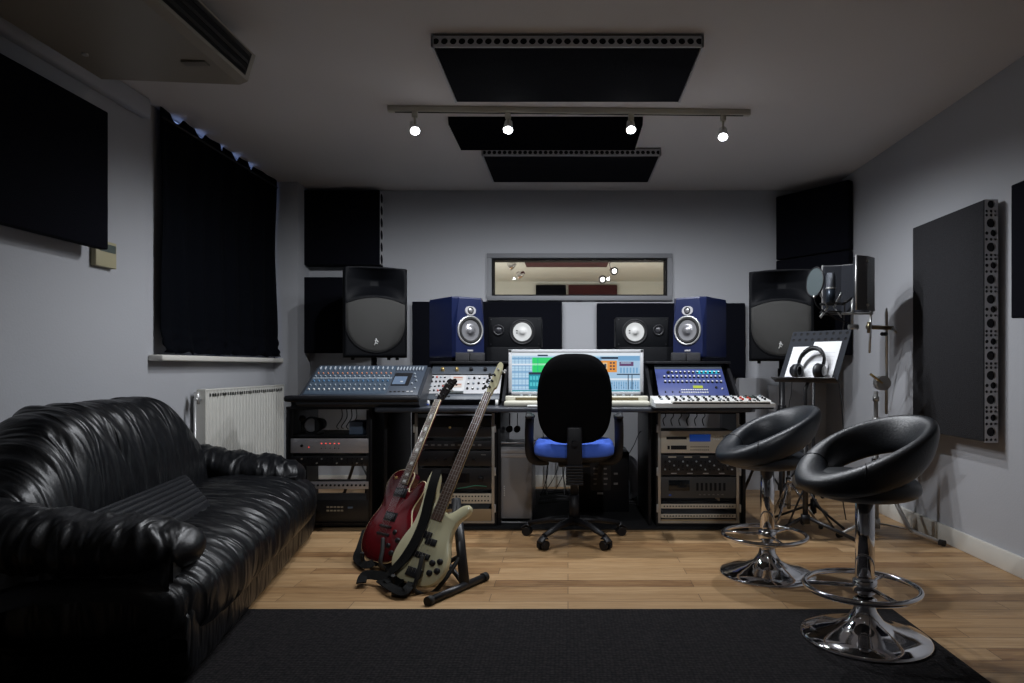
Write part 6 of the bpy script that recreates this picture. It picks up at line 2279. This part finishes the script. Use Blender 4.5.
for z, R1 in ((1.395, 0.060), (1.345, 0.060)):
    m.tube([(cm.x + R1 * math.cos(2 * PI * k / 24), cm.y + R1 * math.sin(2 * PI * k / 24), z) for k in range(24)], 0.005, 8, closed=True)
m.build('cradle_ring', blk_m, sm_, world=True)
m = MB()
for k in range(4):
    a = PI / 4 + k * PI / 2 - 0.4
    c, s = math.cos(a), math.sin(a)
    m.cyl((cm.x + 0.085 * c, cm.y + 0.085 * s, 1.455), (cm.x + 0.025 * c, cm.y + 0.025 * s, 1.375), 0.004, n=8)
    m.cyl((cm.x + 0.085 * c, cm.y + 0.085 * s, 1.315), (cm.x + 0.025 * c, cm.y + 0.025 * s, 1.375), 0.004, n=8)
m.build('cradle_wire', steel, sm_, world=True)

ms_ = thing('microphone_stand', 'black microphone stand behind the music stand with a steel upright', 'stand', (1.60, 4.45, 0))
mb0 = Vector((1.60, 4.45, 0))
MB().cyl(mb0 + Vector((0, 0, 0.05)), mb0 + Vector((0, 0, 1.02)), 0.010).build('pole', blk_m, ms_, world=True)
v_ = P(852, 327, 4.13)
MB().tube([mb0 + Vector((0, 0, 1.0)), v_], 0.0075, 10).build('boom_arm', blk_m, ms_, world=True)
MB().tube([v_, P(852.5, 298, 4.13)], 0.008, 10).build('upright', steel, ms_, world=True)
MB().tube([P(852.5, 298, 4.13), Vector((1.665, 4.165, 1.39))], 0.009, 10).build('swivel', blk, ms_, world=True)
MB().tube([v_ + Vector((-0.02, 0, 0)), v_ + Vector((0.035, 0, 0))], 0.016, 12).build('clamp_knob', steel, ms_, world=True)
for k in range(3):
    a = 0.9 + k * 2 * PI / 3
    f_ = mb0 + Vector((0.27 * math.cos(a), 0.27 * math.sin(a), 0.014))
    MB().tube([mb0 + Vector((0, 0, 0.12)), f_], 0.008, 8).build('leg', blk_m, ms_, world=True)
MB().cyl(mb0 + Vector((0, 0, 0.06)), mb0 + Vector((0, 0, 0.15)), 0.020).build('hub', blk, ms_, world=True)
MB().cyl(mb0 + Vector((0, 0, 0.97)), mb0 + Vector((0, 0, 1.03)), 0.022).build('collar', blk, ms_, world=True)

pf = thing('pop_filter', 'round pale green pop filter in front of the microphone', 'pop filter', P(815, 282, 4.05))
pc = P(815, 282, 4.05)
pn = Vector((-0.97, -0.23, 0.05)).normalized()
pa_, pb_ = frame_from(pn)
Mp = basis(pc, pa_, pb_, pn)
MB().tube([(0.086 * math.cos(2 * PI * k / 40), 0.086 * math.sin(2 * PI * k / 40), 0) for k in range(40)], 0.005, 8, closed=True, M=Mp).build('hoop', blk, pf, world=True)
popm = mat('pop mesh', (0.055, 0.075, 0.08), 0.7, bump=0.4, bscale=500)
MB().lathe([(0.084, -0.002), (0, -0.001)], 40, M=Mp).lathe([(0.084, 0.002), (0, 0.003)], 40, M=Mp).build('mesh_screen', popm, pf, world=True)
MB().tube(catmull([Mp @ Vector((0, -0.088, 0)), pc + Vector((0.02, 0.02, -0.14)), pc + Vector((0.12, 0.05, -0.20)), v_ + Vector((-0.01, 0, 0.02))], 6, False), 0.004, 8).build('gooseneck', blk, pf, world=True)
MB().ball(Mp @ Vector((0, -0.088, 0)), 0.009, n=10).build('hoop_joint', steel, pf, world=True)
cable('microphone_cable', [P(845, 300, 4.3), P(843, 330, 4.40), P(838, 350, 4.45), P(838, 372, 4.5), P(842, 410, 4.5), P(844, 450, 4.5), P(842, 490, 4.45), fl(846, 520, 0.006)], 0.004, cable_m, 'black microphone cable hanging down in front of the corner')
cable('cable', [P(792, 381, 4.9), P(791, 395, 4.9), P(789, 408, 4.9), P(790, 440, 4.9), P(792, 470, 4.9)], 0.003, cable_m, 'thin cable hanging from the right loudspeaker')

# drum stool partly hidden behind the far bar stool
ds = thing('drum_stool', 'chrome legged round drum stool partly hidden behind the far bar stool', 'stool', (1.36, 4.24, 0))
dbase = Vector((1.385, 4.28, 0))
MB().lathe([(0.0, 0.415), (0.13, 0.415), (0.15, 0.43), (0.15, 0.465), (0.13, 0.485), (0.0, 0.490)], 36, M=Matrix.Translation((dbase.x, dbase.y, 0))).build('seat', leather_s, ds, world=True)
MB().cyl(dbase + Vector((0, 0, 0.12)), dbase + Vector((0, 0, 0.415)), 0.012).cyl(dbase + Vector((0, 0, 0.28)), dbase + Vector((0, 0, 0.32)), 0.020).build('pole', chrome, ds, world=True)
for k in range(3):
    a = 1.9 + k * 2 * PI / 3
    f_ = dbase + Vector((0.19 * math.cos(a), 0.19 * math.sin(a), 0.015))
    MB().tube([dbase + Vector((0, 0, 0.30)), f_], 0.008, 8).tube([dbase + Vector((0, 0, 0.14)), dbase.lerp(f_, 0.55) + Vector((0, 0, 0.14))], 0.005, 8).build('leg', chrome, ds, world=True)
    MB().ball(f_, 0.015, n=10).build('rubber_foot', rubber, ds, world=True)
